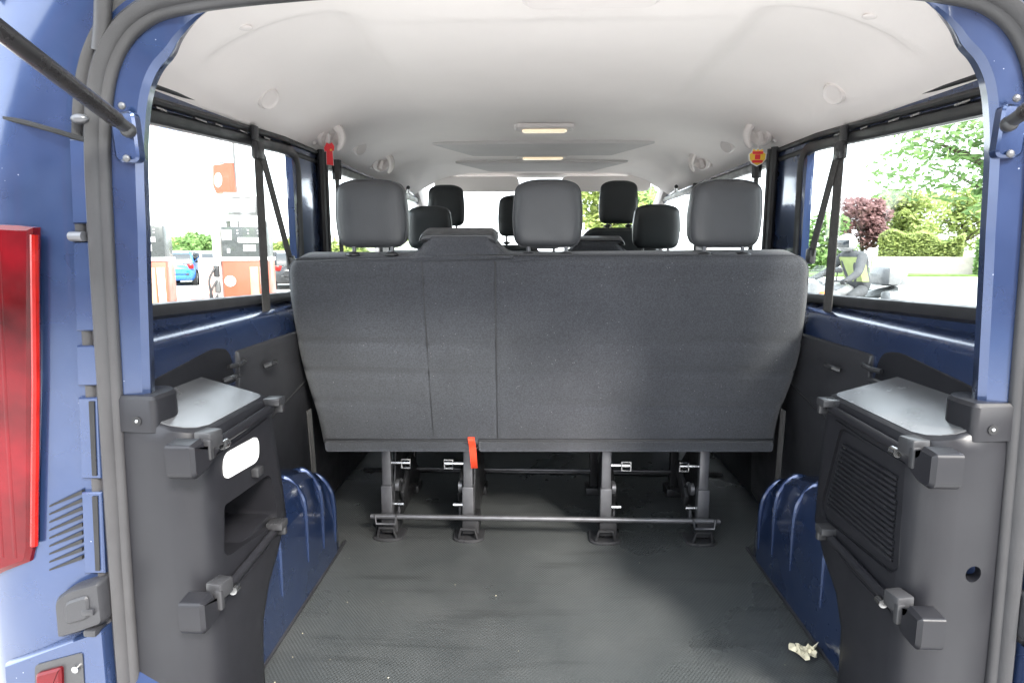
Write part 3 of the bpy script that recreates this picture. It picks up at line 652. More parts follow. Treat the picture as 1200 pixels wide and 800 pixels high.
# ---------------------------------------------------------------- seat belts
def belts(s, top, low, mid, end):
    bt = B(MB().ribbon([top, low], (0, 1, 0), .047, .0022), 'seat_belt', 'belt')
    B(MB().ribbon([mid, end], (0, 1, 0), .040, .0022), 'belt_strap', 'belt', bt)
    B(MB().box(top + Vector((0, 0, -.01)), (.022, .045, .05), bev=.008), 'belt_guide', 'plastic2', bt)
    B(MB().box(top + Vector((s * .006, 0, .03)), (.012, .03, .05), bev=.004), 'belt_bracket', 'plastic', bt)
    B(MB().box(end, (.02, .035, .045), bev=.007), 'belt_buckle', 'plastic2', bt)
belts(-1, U(302, 172, X=-.776), U(314, 396, X=-.775), U(307, 180, X=-.772), U(341, 308, X=-.772))
belts(1, U(985, 172, X=.776), U(967, 396, X=.775), U(981, 182, X=.772), U(950, 300, X=.772))
for s in (-1, 1):
    B(MB().ribbon([(s * .765, 2.31, 1.74), (s * .76, 2.33, 1.30), (s * .755, 2.35, .75)], (0, 1, 0), .045, .002), 'middle_belt', 'belt')
    B(MB().tube([(s * .765, 2.31, 1.80), (s * .765, 2.31, 1.73)], .018, 8), 'middle_belt_guide', 'plastic2')
    B(MB().ribbon([U(362 if s < 0 else 918, 480, X=s * .70), U(372 if s < 0 else 908, 600, X=s * .69)], (0, 1, 0), .03, .003), 'lower_belt', 'belt')

# ================================================================== seats
def headrest(parent, c, w, h, d, m='leather', tilt=.12, posts=True, zpost=None):
    """c = centre of rear face"""
    rot = Matrix.Rotation(tilt, 3, 'X'); c = Vector(c)
    ol = round_poly([(-w * .46, -h / 2), (w * .46, -h / 2), (w * .5, -h * .08), (w * .45, h * .42), (w * .22, h / 2), (-w * .22, h / 2), (-w * .45, h * .42), (-w * .5, -h * .08)], [.034, .034, .09, .06, .06, .06, .06, .09], 6)
    def t3(u, v, dd): return c + rot @ Vector((u, dd, v))
    lv = [(.0, .062), (.0001, .050), (.0008, .036), (.0025, .024), (.0065, .013), (.013, .005), (.022, .0), (.06, .0), (d - .015, .004), (d - .003, .014), (d, .03)]
    hr = B(MB().loft([[t3(u * (1 - i_ * 2 / w), v * (1 - i_ * 2 / h), dd + .0035 * (v / h) ** 2 * 0) for u, v in ol] for dd, i_ in lv]), 'headrest', m, parent, angle=60)
    B(MB().tube([t3(u, v, .020) for u, v in offset_poly(ol, .0002)], .0015, 6, closed=True), 'piping', m, hr)
    if posts:
        for sx in (-1, 1):
            x = c.x + sx * w * .27; yb = c.y + .035
            B(MB().cyl((x, yb, c.z - h / 2 + .02), (x, yb - .008, zpost - .05), .006, 10), 'post', 'steel', hr)
            B(MB().sphere((x, yb - .012, zpost + .007), .019, 1.1, 1.0, .5), 'post_collar', 'plastic2', hr)
    return hr

def bench(label, dy, mir, detail=True):
    mx = -1 if mir else 1
    root = empty('bench_seat', (0, 1.95 + dy, FL), label, 'seat')
    bot = Vector((0, 1.83, .862)); top = Vector((0, 1.72, 1.445)); up = (top - bot); Lh = up.length; up.normalize(); fr = Vector((0, up.z, -up.y))
    def plane(px, py):
        d = ray(px, py); n = fr; t = (bot - CAM).dot(n) / d.dot(n); p = CAM + d * t
        return (p.x, (p - bot).dot(up))
    px = [(379, 524), (372, 490), (352, 428), (338, 345), (335, 303), (484, 303), (499, 283), (504, 276), (571, 276), (577, 284), (594, 303), (951, 300), (949, 345), (937, 430), (912, 492), (907, 524)]
    pts = [plane(*p) for p in px]
    ol = round_poly(pts, [.012, .05, .15, .2, .065, .03, .03, .02, .02, .03, .03, .065, .2, .15, .05, .012], 7)
    def t3(u, v, d): p = bot + up * v + fr * d + Vector((mx * u, dy, 0)); return p if mx > 0 else Vector((-bot.x + p.x, p.y, p.z))
    # rear shell: face as a fine grid would wrinkle; the outline carries the form
    bk = B(MB().slab(ol, t3, [(.016, .006), (.022, .0), (.10, .0), (.125, .012), (.135, .04)]), 'backrest', 'fabric', root, angle=55)
    vmin = min(p[1] for p in ol); vmax = max(p[1] for p in ol)
    def span(v):
        us_ = []
        for i in range(len(ol)):
            (u1, v1), (u2, v2) = ol[i - 1], ol[i]
            if (v1 - v) * (v2 - v) <= 0 and abs(v1 - v2) > 1e-9: us_.append(u1 + (u2 - u1) * (v - v1) / (v2 - v1))
        return min(us_), max(us_)
    vsh = Lh - .004
    rows = [vmin + .0005 + (vsh - .012 - vmin) * i / 56 for i in range(57)] + [vsh - .008, vsh - .004, vsh - .001] 
    rows = sorted(set([r_ for r_ in rows] + [plane(540, 303)[1] + .001 + (vmax - .001 - plane(540, 303)[1]) * i / 12 for i in range(13)]))
    s1 = [plane(494, 306), plane(508, 514)]; s2 = [plane(580, 306), plane(583, 514)]
    rg = random.Random(5); ph = [rg.uniform(0, 6) for _ in range(8)]
    cr = [plane(700, y_)[1] for y_ in (332, 402, 436, 474)]
    gv, gf = [], []; nu = 220; vtop_edge = plane(700, 302)[1]
    for v in rows:
        a_, b_ = span(v)
        for i in range(nu + 1):
            u = a_ + (b_ - a_) * i / nu
            de = min(u - a_, b_ - u, v - vmin)
            ue = (u > s2[0][0] + .05 or u < s1[0][0] - .03)
            de = min(de, vtop_edge - v if ue else vmax - v)
            d = .0165 * max(0, 1 - max(0, de) / .028) ** 2.2
            for q in (s1, s2):
                us = q[0][0] + (q[1][0] - q[0][0]) * (v - q[0][1]) / (q[1][1] - q[0][1]); d += .0035 * math.exp(-((u - us) / .006) ** 2) - .0012 * math.exp(-((u - us) / .025) ** 2)
            for k, c_ in enumerate(cr):
                d += (.0042 + .0028 * math.sin(u * 5 + ph[k])) * math.exp(-((v - c_ - .006 * math.sin(u * 4 + ph[k + 4])) / .010) ** 2) * (1 if k else .5)
            d += .0012 * math.sin(u * 9 + v * 14 + ph[1]) * math.sin(v * 11 + ph[2]) - .010 * math.sin(math.pi * min(1, max(0, (v - vmin) / (vsh - vmin)))) * .6
            gv.append(t3(u, v, d))
    for j in range(len(rows) - 1):
        for i in range(nu): k = j * (nu + 1) + i; gf.append((k, k + 1, k + nu + 2, k + nu + 1))
    B(MB().add(gv, gf), 'rear_cover', 'fabric', bk, angle=70)
    # top roll and piping
    tp = [p for p in ol if p[1] > .30]
    tp = [p for p in ol if p[1] > Lh - .16]
    B(MB().tube([t3(u, v, .017) for u, v in offset_poly(ol, .001)], .0028, 6, closed=True), 'piping', 'fabric', bk)
    # bump cap
    cb = [p for p in ol if p[1] > Lh + .026 and p[0] < 0]
    us = [p[0] for p in cb]; u0, u1 = min(us), max(us); vt = max(p[1] for p in cb)
    cap = round_poly([(u0 - .004, vt - .026), (u0 + .006, vt + .003), (u1 - .006, vt + .003), (u1 + .004, vt - .026), (u1 - .012, vt - .014), (u0 + .012, vt - .014)], [.01, .02, .02, .01, .012, .012])
    B(MB().slab(cap, t3, [(.012, .004), (.006, .001), (.03, -.003), (.10, -.003), (.13, .010)]), 'belt_guide_cap', 'leather', bk)
    # seams
    for a in ([(494, 306), (498, 380), (503, 450), (508, 514)], [(580, 306), (580, 380), (582, 450), (583, 514)]):
        B(MB().tube([t3(*plane(*p), .0022 - .006 * math.sin(math.pi * min(1, max(0, (plane(*p)[1] - vmin) / (vsh - vmin))))) for p in [((a[0][0] * (1 - k_ / 20) + a[-1][0] * k_ / 20), (a[0][1] * (1 - k_ / 20) + a[-1][1] * k_ / 20)) for k_ in range(21)]], .0018, 6), 'seam', 'blackrub', bk)
    # bottom hem
    a = plane(381, 516); b = plane(549, 516); c = plane(561, 516); e = plane(906, 516)
    for p, q in ((a, b), (c, e)):
        hm = round_poly([(p[0], p[1] - .035), (q[0], q[1] - .035), (q[0], q[1]), (p[0], p[1])], .010)
        B(MB().slab(hm, t3, [(-.002, .006), (-.006, .0), (.06, 0), (.07, .006)]), 'hem', 'fabric', bk)
        B(MB().tube([t3(p[0], p[1] + .004, -.002), t3(q[0], q[1] + .004, -.002)], .004, 6), 'hem_zip', 'blackrub', bk)
    # headrests
    for hx, hw in (((390, 475), 0), ((600, 684), 0), ((811, 897), 0)):
        p0 = U(hx[0], 250, Y=1.735); p1 = U(hx[1], 250, Y=1.735); pz0 = U(hx[0], 291, Y=1.735).z; pz1 = U(hx[0], 211, Y=1.735).z
        headrest(root, (mx * (p0.x + p1.x) / 2, 1.735 + dy, (pz0 + pz1) / 2), p1.x - p0.x, pz1 - pz0, .10, zpost=1.452)
    # cushion
    cu = round_poly([(-.66, 1.90), (.66, 1.90), (.68, 2.34), (.6, 2.40), (-.6, 2.40), (-.68, 2.34)], .05)
    B(MB().slab(cu, lambda u, v, d: (u, v + dy, .90 + d), [(-.03, .02), (-.01, 0), (.08, 0), (.11, .02), (.12, .05)]), 'cushion', 'fabric', root)
    B(MB().box((0, 2.12 + dy, .862), (1.22, .46, .02)), 'seat_pan', 'darksteel', root)
    # frame
    xsl = [U(455, 632, Y=1.86).x, U(549, 632, Y=1.86).x, U(709, 632, Y=1.86).x, U(822, 632, Y=1.86).x]
    if mir: xsl = [-x for x in xsl]
    for i, x in enumerate(xsl):
        lg = B(MB().box((x, 1.875 + dy, .745), (.030, .026, .25), bev=.004).box((x, 1.870 + dy, .672), (.037, .032, .115), bev=.004), 'leg', 'steel', root)
        B(MB().slab(round_poly([(1.85, FL + .03), (1.90, FL + .02), (2.30, FL + .02), (2.32, FL + .06), (2.05, .85), (1.93, .85), (1.885, .70)], .02), lambda u, v, d: (x + d, u + dy, v), [(.016, 0), (.020, 0)]), 'side_plate', 'darksteel', lg)
        B(MB().box((x + .008, 1.89 + dy, .60), (.055, .08, .055), bev=.006), 'foot_clamp', 'darksteel', lg)
        pf = [(.05 * math.cos(t), -.028 * math.sin(t)) for t in [math.pi * k / 12 for k in range(13)]] + [(-.05, .06), (.05, .06)]
        B(MB().slab(pf, lambda u, v, d: (x + u, 1.862 + v + dy, FL + .001 + d), [(0, 0), (.005, 0), (.008, .004)]), 'foot_plate', 'plastic2', lg)
        B(MB().tube([(x - .03, 1.845 + dy, FL + .012), (x - .022, 1.84 + dy, FL + .045), (x + .022, 1.84 + dy, FL + .045), (x + .03, 1.845 + dy, FL + .012)], .005, 8), 'foot_loop', 'darksteel', lg)
        sg = 1 if i in (0, 2) else -1
        if True:
            B(MB().cyl((x, 1.875 + dy, .80), (x + sg * .075, 1.875 + dy, .80), .005, 8), 'pin', 'chrome', lg)
            hp_ = x + sg * .062
            B(MB().tube([(hp_ - .014, 1.868 + dy, .786), (hp_ + .014, 1.868 + dy, .786), (hp_ + .014, 1.868 + dy, .814), (hp_ - .014, 1.868 + dy, .814)], .0032, 6, closed=True), 'hoop', 'chrome', lg)
            B(MB().cyl((x + sg * .022, 1.90 + dy, .715), (x + sg * .034, 1.90 + dy, .715), .02, 12), 'recliner_disc', 'steel', lg)
            B(MB().cyl((x + sg * .02, 1.88 + dy, .66), (x + sg * .05, 1.88 + dy, .66), .006, 8), 'bolt', 'chrome', lg)
            B(MB().cyl((x - .03, 1.866 + dy, .855), (x + .03, 1.866 + dy, .855), .005, 8), 'bolt', 'chrome', lg)
            B(MB().box((x + sg * .03, 1.90 + dy, .635), (.008, .02, .05), bev=.002), 'latch_lever', 'steel', lg)
            B(MB().tube([(x + sg * .03, 1.93 + dy, .72), (x + sg * .035, 2.02 + dy, .66), (x + sg * .03, 2.15 + dy, .62)], .008, 8), 'linkage', 'darksteel', lg)
            B(MB().box((x + sg * .035, 2.0 + dy, .70), (.014, .16, .05), rot=Matrix.Rotation(.5, 3, 'X'), bev=.005), 'track', 'darksteel', lg)
        B(MB().box((x, 2.27 + dy, .70), (.03, .03, .32), bev=.004), 'front_leg', 'darksteel', lg)
        B(MB().box((x, 2.27 + dy, FL + .015), (.06, .08, .03), bev=.004), 'front_foot', 'darksteel', lg)
    x0, x1 = min(xsl), max(xsl)
    br_ = B(MB().cyl((x0 - .05, 1.845 + dy, .632), (x1 + .05, 1.845 + dy, .632), .0085, 12), 'crossbar', 'steel', root)
    for x in (x0, x1):
        B(MB().tube([(x - .034, 1.836 + dy, .642), (x - .03, 1.834 + dy, .612), (x + .03, 1.834 + dy, .612), (x + .034, 1.836 + dy, .642)], .004, 8), 'crossbar_hook', 'steel', br_)
    B(MB().cyl((x0, 2.262 + dy, .64), (x1, 2.262 + dy, .64), .007, 10), 'crossbar', 'steel', root)
    if detail:
        p0 = U(553, 514, Y=1.815); p1 = U(556, 548, Y=1.85)
        pts = smooth_path([p0 + Vector((-.004, .03, .002)), p0 + Vector((-.002, 0, 0)), p0 + Vector((.001, .008, -.03)), p1 + Vector((0, -.02, .03)), p1], 5)
        B(MB().ribbon(pts, (1, .1, 0), .021, .003), 'pull_strap', 'strap', root)['label'] = 'orange red pull strap'
        B(MB().box(p0 + Vector((-.004, .018, -.012)), (.05, .02, .016), bev=.004), 'strap_slot', 'plastic2', root)
    return root
bench('three-seat charcoal cloth bench with orange pull strap, nearest the luggage bay', 0, False)
bench('middle row bench in black leatherette mostly hidden behind the cloth bench', .98, True, False)
# darker leather on the middle row
for o in bpy.data.objects:
    if o.parent and o.parent.name == 'bench_seat.001' and o.name.startswith('headrest'):
        o.data.materials[0] = M['leather2']
def front_seat(label, heads, x0, x1, ztop):
    root = empty('front_seat', ((x0 + x1) / 2, 3.5, FL), label, 'seat', None)
    ol = round_poly([(x0 + .03, .98), (x1 - .03, .98), (x1, 1.25), (x1 - .05, ztop - .05), (x1 - .10, ztop), (x0 + .10, ztop), (x0 + .05, ztop - .05), (x0, 1.25)], .05)
    B(MB().slab(ol, lambda u, v, d: (u, 3.46 + d + (1 - v) * .16, v), [(0, .02), (.015, 0), (.09, 0), (.11, .02)]), 'backrest', 'leather2', root, angle=55)
    B(MB().slab(round_poly([(x0, 3.5), (x1, 3.5), (x1, 4.0), (x0, 4.0)], .05), lambda u, v, d: (u, v, .93 + d), [(0, .01), (.02, 0), (.1, 0), (.13, .03)]), 'cushion', 'leather2', root)
    B(MB().box(((x0 + x1) / 2, 3.75, .74), (x1 - x0 - .1, .42, .38), bev=.01), 'seat_base', 'plastic', root)
    for (pa, pb, qa, qb) in heads:
        a = U(pa, qa, Y=3.42); b = U(pb, qb, Y=3.42)
        headrest(root, ((a.x + b.x) / 2, 3.42, (a.z + b.z) / 2), b.x - a.x, a.z - b.z, .10, 'leather2', .08, True, ztop + .004)
front_seat('driver seat in black leatherette behind the steering wheel', [(703, 748, 212, 262)], .17, .68, U(720, 267, Y=3.42).z)
front_seat('twin front passenger seat in black leatherette with two headrests', [(500, 544, 217, 265), (583, 628, 229, 277)], -.72, .06, U(520, 287, Y=3.42).z)

# ================================================================== small loose things
p = hk[(-1, 386)]; tp = U(386, 166, Y=p.y - .03); rt = empty('shirt_keyring', U(386, 180, Y=p.y - .03), 'small red football shirt charm hanging from the ceiling hook', 'charm')
B(MB().tube([p + Vector((.005, -.012, .012)), (tp + U(384, 152, Y=p.y - .03)) / 2, tp], .0012, 6), 'cord', 'white', rt)
yk = p.y - .03
def kp3(px, py): q = U(px, py, Y=yk); return (q.x, q.z)
sh = [kp3(*q) for q in ((383, 167), (386, 169), (389, 167), (392, 172), (391.5, 177), (389.8, 177), (391, 194), (383, 193), (382.6, 177), (380.5, 178), (380, 173))]
B(MB().slab(sh, lambda u, v, d: (u, yk + d, v), [(-.0015, .0008), (-.001, 0), (.002, 0), (.0025, .0008)]), 'shirt', 'red', rt)
B(MB().tube([(u, yk, v) for u, v in sh], .0011, 5, closed=True), 'trim', 'white', rt)
cc = kp3(388, 176); B(MB().cyl((cc[0], yk - .001, cc[1]), (cc[0], yk - .003, cc[1]), .0035, 10), 'badge', 'yellow', rt)
p = hk[(1, 890)]; yk = p.y - .03; cc = U(887.5, 184, Y=yk)
rt = empty('crest_keyring', cc, 'round red and yellow crest charm hanging from the ceiling hook', 'charm')
B(MB().tube([p + Vector((-.003, -.012, .012)), U(889, 163, Y=yk), U(888.5, 174, Y=yk)], .0016, 6), 'cord', 'liningp', rt)
rr = (U(898, 184, Y=yk).x - cc.x)
crest = [(cc.x + rr * x, cc.z + rr * z) for x, z in ((-.55, .95), (-.2, .8), (0, 1.0), (.2, .8), (.55, .95), (.7, .55), (1, .35), (.95, -.3), (.6, -.75), (0, -1.05), (-.6, -.75), (-.95, -.3), (-1, .35), (-.7, .55))]
B(MB().slab(crest, lambda u, v, d: (u, yk + d, v), [(-.0015, .001), (-.001, 0), (.002, 0)]), 'crest', 'white', rt)
B(MB().slab(offset_poly(crest, .0035), lambda u, v, d: (u, yk - .0015 + d, v), [(-.001, 0), (.001, 0)]), 'crest_field', 'yellow', rt)
for sz in (.45, -.5):
    B(MB().slab([(cc.x - rr * .55, cc.z + rr * sz - rr * .16), (cc.x + rr * .55, cc.z + rr * sz - rr * .16), (cc.x + rr * .62, cc.z + rr * sz + rr * .14), (cc.x - rr * .62, cc.z + rr * sz + rr * .14)], lambda u, v, d: (u, yk - .0025 + d, v), [(-.001, 0), (.001, 0)]), 'crest_band', 'red', rt)
B(MB().slab(round_poly([(cc.x - rr * .3, cc.z - rr * .28), (cc.x + rr * .3, cc.z - rr * .28), (cc.x + rr * .3, cc.z + rr * .25), (cc.x - rr * .3, cc.z + rr * .25)], .002), lambda u, v, d: (u, yk - .0025 + d, v), [(-.001, 0), (.001, 0)]), 'crest_shield', 'red', rt)
# torn scrap on the floor
c = U(943, 770, Z=FL); random.seed(4); vs = []; fs = []
n1, n2 = 9, 6
for i in range(n1):
    for j in range(n2):
        u, v = i / (n1 - 1) - .5, j / (n2 - 1) - .5
        jag = 1 + .35 * random.uniform(-1, 1) if i in (0, n1 - 1) or j in (0, n2 - 1) else 1
        vs.append((c.x + u * .055 * jag + .004 * v, c.y + v * .045 * jag, FL + .004 + .012 * abs(math.sin(u * 7 + v * 5)) + .008 * random.random() + .010 * abs(u)))
for i in range(n1 - 1):
    for j in range(n2 - 1):
        if (i, j) in ((0, 0), (7, 4), (1, 4), (7, 0)): continue
        a = i * n2 + j; fs.append((a, a + 1, a + n2 + 1, a + n2))
o = MB().add(vs, fs).build('torn_scrap', 'leaf_dry', flat=True); tag(o, 'crumpled cream torn scrap lying on the rubber floor by the wheel arch', 'scrap')
sm_ = o.modifiers.new('s', 'SOLIDIFY'); sm_.thickness = .001

# ================================================================== outside, left: filling station
def at_ground(px, py): return U(px, py, Z=0)
def pump(label, x, y, w_, rz, top):
    rt = empty('fuel_pump', (x, y, 0), label, 'fuel pump', 'fuel pumps on the forecourt', rz)
    m4 = WM[rt.name]
    def bx(name, c, size, mt, bev=.02, par=None):
        mb = MB().box((0, 0, 0), size, bev=bev); mb.v = [tuple(m4 @ (Vector(v) + Vector(c))) for v in mb.v]; return B(mb, name, mt, par or rt)
    bx('island', (0, 0, .07), (w_ + .5, .9, .14), 'concrete', .03)
    bx('base_cabinet', (0, 0, .74), (w_, .46, 1.2), 'orange')
    bx('stripe_panel', (w_ * .18, -.235, .80), (w_ * .18, .012, .9), 'palepanel', .003); bx('stripe_panel', (w_ * .38, -.235, .80), (w_ * .14, .012, .9), 'white', .003)
    bx('white_band', (0, 0, 1.36), (w_ + .02, .50, .05), 'white', .008)
    f_ = bx('display_head', (0, 0, 1.385 + .21), (w_ - .02, .44, .42), 'display')
    bx('price_screen', (.06, -.225, 1.62), (w_ * .45, .02, .07), 'white', .004, f_)
    bx('card_reader', (.07, -.225, 1.51), (w_ * .26, .03, .09), 'white', .004, f_)
    bx('notice', (-w_ * .36, -.225, 1.69), (w_ * .2, .012, .14), 'white', .004, f_)
    for kx in (-.08, .06, .19):
        for kz in (1.71, 1.75): bx('button', (kx, -.224, kz), (.02, .01, .02), 'carsilver', .003, f_)
    bx('bolt_plate', (-w_ * .34, -.225, 1.47), (.04, .012, .06), 'carsilver', .003, f_)
    cl = MB().cyl((-w_ * .34, -.232, 1.05), (-w_ * .34, -.245, 1.05), .075, 20); cl.v = [tuple(m4 @ Vector(v)) for v in cl.v]; B(cl, 'logo_disc', 'white', rt)
    bx('side_column', (-w_ / 2 - .08, 0, 1.2), (.10, .34, 2.12), 'white', .02)
    for k in range(3):
        bx('nozzle_boot', (-w_ / 2 - .08, -.19 - .01 * k, .75 + .22 * k), (.07, .06, .16), ('plastic2', 'postgrey', 'plastic2')[k], .012)
        hz = .86 + .2 * k
        hs = MB().tube(smooth_path([Vector((-w_ / 2 - .08, -.22, hz)), Vector((-w_ / 2 - .16, -.30, hz - .2)), Vector((-w_ / 2 - .12, -.3, hz - .5)), Vector((-w_ / 2 - .06, -.24, .45))], 5), .015, 8); hs.v = [tuple(m4 @ Vector(v)) for v in hs.v]; B(hs, 'hose', 'plastic2', rt)
    if top:
        bx('post', (-w_ * .40, 0, 2.0), (.05, .08, .45), 'postgrey', .01); bx('post', (w_ * .40, 0, 2.0), (.05, .08, .45), 'postgrey', .01)
        bx('header_sign', (0, 0, 2.08), (w_ * .9, .16, .40), 'white', .02)
        hf = bx('header_frame', (-.02, -.085, 2.10), (w_ * .66, .02, .26), 'postgrey', .01); bx('header_screen', (-.02, -.097, 2.10), (w_ * .52, .01, .18), 'white', .004, hf)
    return rt
a = U(172, 300, Y=8.2); pump('orange fuel pump with dark display and no header sign above', a.x - .03, 8.2, .62, R(18), False)
a = U(290, 300, Y=8.8); pump('orange fuel pump with white header sign above its dark display', a.x + .02, 8.8, .62, R(12), True)
# banner sign on a lamp column
a = U(276, 210, Y=9.6); rt = empty('banner_post', (a.x, 9.6, 0), 'slim pale column carrying an orange banner with white oval', 'sign')
B(MB().cyl((a.x, 9.6, 0), (a.x, 9.6, 4.2), .018, 10), 'column', 'postgrey', rt)
bn = [(U(*q, Y=9.6).x, U(*q, Y=9.6).z) for q in ((251, 194), (274, 191), (278, 228), (256, 230), (251, 218))]
B(MB().slab(bn, lambda u, v, d: (u, 9.56 + d, v), [(0, 0), (.03, 0)]), 'banner', 'orange', rt)
ov = [(U(255.5 + 4.5 * math.cos(t), 211 + 8.5 * math.sin(t), Y=9.55).x, U(255.5 + 4.5 * math.cos(t), 211 + 8.5 * math.sin(t), Y=9.55).z) for t in [2 * math.pi * k / 20 for k in range(20)]]
B(MB().slab(ov, lambda u, v, d: (u, 9.552 + d, v), [(0, 0), (.004, 0)]), 'oval', 'white', rt)
B(MB().cyl((a.x, 9.6, U(276, 192, Y=9.6).z), (a.x - .3, 9.6, U(276, 190, Y=9.6).z), .012, 8), 'arm', 'postgrey', rt)
# poster stand between the pumps
a = U(243, 300, Y=10); rt = empty('poster_stand', (a.x, 10, 0), 'poster board with warm print on an orange base between the pumps', 'poster stand')
B(MB().box((a.x, 10, .35), (.5, .4, .7), bev=.03), 'base', 'orange', rt)
B(MB().box((a.x, 10, 1.02), (.30, .06, .66), bev=.01), 'board', 'white', rt)
pm = mat('printed poster', (.55, .36, .30), .4, 0, 0, .5, 9, dust=.7, dust_col=(.75, .62, .55))
B(MB().box((a.x, 9.966, 1.03), (.26, .006, .58)), 'print', pm, rt)
# parked cars
def car(label, loc, rz, paint):
    rt = empty('parked_car', loc, label, 'car', 'cars parked beyond the pumps', rz); m4 = WM[rt.name]
    def T(mb): mb.v = [tuple(m4 @ Vector(v)) for v in mb.v]; return mb
    L_ = 4.1; W_ = 1.76
    st = [(-2.05, .50, .40, .72, 0), (-2.0, .62, .30, .86, 0), (-1.6, .84, .22, .95, 0), (-.9, .86, .2, .98, 0), (0, .88, .2, .98, 0), (.8, .88, .2, .96, 0), (1.5, .86, .22, .90, 0), (1.95, .74, .28, .74, 0), (2.08, .5, .38, .62, 0)]
    loops = [[(x, -wv, zb + .12), (x, -wv + .1, zb), (x, wv - .1, zb), (x, wv, zb + .12), (x, wv, (zb + zt_) / 2 + .1), (x, wv - .07, zt_), (x, 0, zt_ + .03), (x, -wv + .07, zt_), (x, -wv, (zb + zt_) / 2 + .1)] for x, wv, zb, zt_, q in st]
    bd = B(T(MB().loft(loops)), 'body', paint, rt, angle=50)
    cab = [(-1.85, .70, .95), (-1.55, .66, 1.36), (-1.2, .62, 1.44), (-.2, .62, 1.47), (.35, .62, 1.42), (1.15, .70, .93)]
    B(T(MB().loft([[(x, -.78, .90), (x, -wv, zt_), (x, wv, zt_), (x, .78, .90)] for x, wv, zt_ in cab])), 'cabin', 'carglass', rt)
    B(T(MB().loft([[(x, -wv - .015, zt_ - .05), (x, -wv + .02, zt_ + .012), (x, wv - .02, zt_ + .012), (x, wv + .015, zt_ - .05)] for x, wv, zt_ in cab[1:5]])), 'roof', paint, rt)
    for sy in (-1, 1):
        for x in (-.55, .38): B(T(MB().tube([(x, sy * .775, .93), (x - .04, sy * .66, 1.43)], .035, 6)), 'door_pillar', paint, rt)
        B(T(MB().tube([(-1.7, sy * .74, .95), (-1.4, sy * .66, 1.40)], .06, 6)), 'door_pillar', paint, rt)
        B(T(MB().tube([(1.1, sy * .74, .95), (.35, sy * .65, 1.42)], .035, 6)), 'door_pillar', paint, rt)
        B(T(MB().box((.85, sy * .93, 1.0), (.12, .16, .12), bev=.03)), 'mirror', paint, rt)
        B(T(MB().box((-1.92, sy * .66, .82), (.16, .26, .2), bev=.04)), 'tail_light', 'redlens2', rt)
        B(T(MB().box((1.86, sy * .58, .68), (.22, .3, .13), bev=.04)), 'headlight', 'chrome', rt)
        for x in (-1.28, 1.27):
            wl = B(T(MB().loft([[(x + r * math.cos(t), sy * yv, .31 + r * math.sin(t)) for t in [2 * math.pi * k / 24 for k in range(24)]] for yv, r in ((.68, .2), (.68, .31), (.86, .31), (.885, .28), (.885, .2))])), 'wheel', 'tyre', rt)
            B(T(MB().loft([[(x + r * math.cos(t), sy * yv, .31 + r * math.sin(t)) for t in [2 * math.pi * k / 24 for k in range(24)]] for yv, r in ((.87, .215), (.892, .21), (.885, .06))])), 'rim', 'alloy', wl)
            B(T(MB().loft([[(x + r * math.cos(t), sy * yv, .31 + r * math.sin(t)) for t in [2 * math.pi * k / 24 for k in range(24)]] for yv, r in ((.70, .36), (.872, .37))], caps=True)), 'wheel_well', 'dark', rt)
        B(T(MB().box((-1.9, 0, .5), (.3, 1.2, .1), bev=.02)), 'bumper', 'plastic', rt) if sy > 0 else None
    return rt
def gp_(px, Y, ): p = U(px, 300, Y=Y); return (p.x, Y, 0)
car('bright blue hatchback parked tail towards the pumps', gp_(204, 27), R(118), 'carblue')
car('silver hatchback parked beside the blue one', gp_(238, 28), R(140), 'carsilver')
car('silver hatchback on the far side of the blue one', gp_(176, 33), R(110), 'carsilver')
car('black hatchback parked behind the pump with the header sign', gp_(338, 25), R(120), 'carblack')
# foliage
def leaves(mb, c, rad, n, size, rng, squash=(1, 1, 1)):
    for _ in range(n):
        while True:
            d = Vector((rng.uniform(-1, 1), rng.uniform(-1, 1), rng.uniform(-1, 1)))
            if .35 < d.length < 1: break
        p = c + Vector((d.x * rad * squash[0], d.y * rad * squash[1], d.z * rad * squash[2]))
        a = Vector((rng.gauss(0, 1), rng.gauss(0, 1), rng.gauss(0, .6))).normalized(); b = a.orthogonal().normalized() if rng.random() < .5 else a.cross(Vector((0, 0, 1))).normalized()
        s1 = size * rng.uniform(.6, 1.4); mb.add([p - a * s1, p - b * s1 * .5, p + a * s1, p + b * s1 * .5], [(0, 1, 2, 3)])
def tree(name, label, loc, h, r, m, seed, n=3500, size=.16, cat='tree', group=None, trunk=True):
    rng = random.Random(seed); loc = Vector(loc); rt = empty(name, loc, label, cat, group)
    mb = MB()
    if trunk:
        tk = MB().tube([loc, loc + Vector((.1, 0, h * .3)), loc + Vector((-.05, .1, h * .62))], [h * .035, h * .026, h * .012], 8)
        for k in range(6):
            t = rng.uniform(0, 6.28); s0 = loc + Vector((0, 0, h * rng.uniform(.25, .5))); tk.tube([s0, s0 + Vector((math.cos(t) * r * .35, math.sin(t) * r * .35, h * .12)), s0 + Vector((math.cos(t) * r * .75, math.sin(t) * r * .75, h * .22))], [h * .014, h * .009, .01], 6)
        B(tk, 'trunk', 'bark', rt)
    cl = 16 if trunk else 9
    for k in range(cl):
        t = rng.uniform(0, 6.28); q = rng.uniform(0, .75) * r
        zc = h * (rng.uniform(.38, .9) if trunk else rng.uniform(.2, .8))
        leaves(mb, loc + Vector((math.cos(t) * q, math.sin(t) * q, zc)), r * rng.uniform(.3, .5), n // cl, size, rng, (1, 1, .7))
    B(mb, 'crown', m, rt, flat=True); return rt
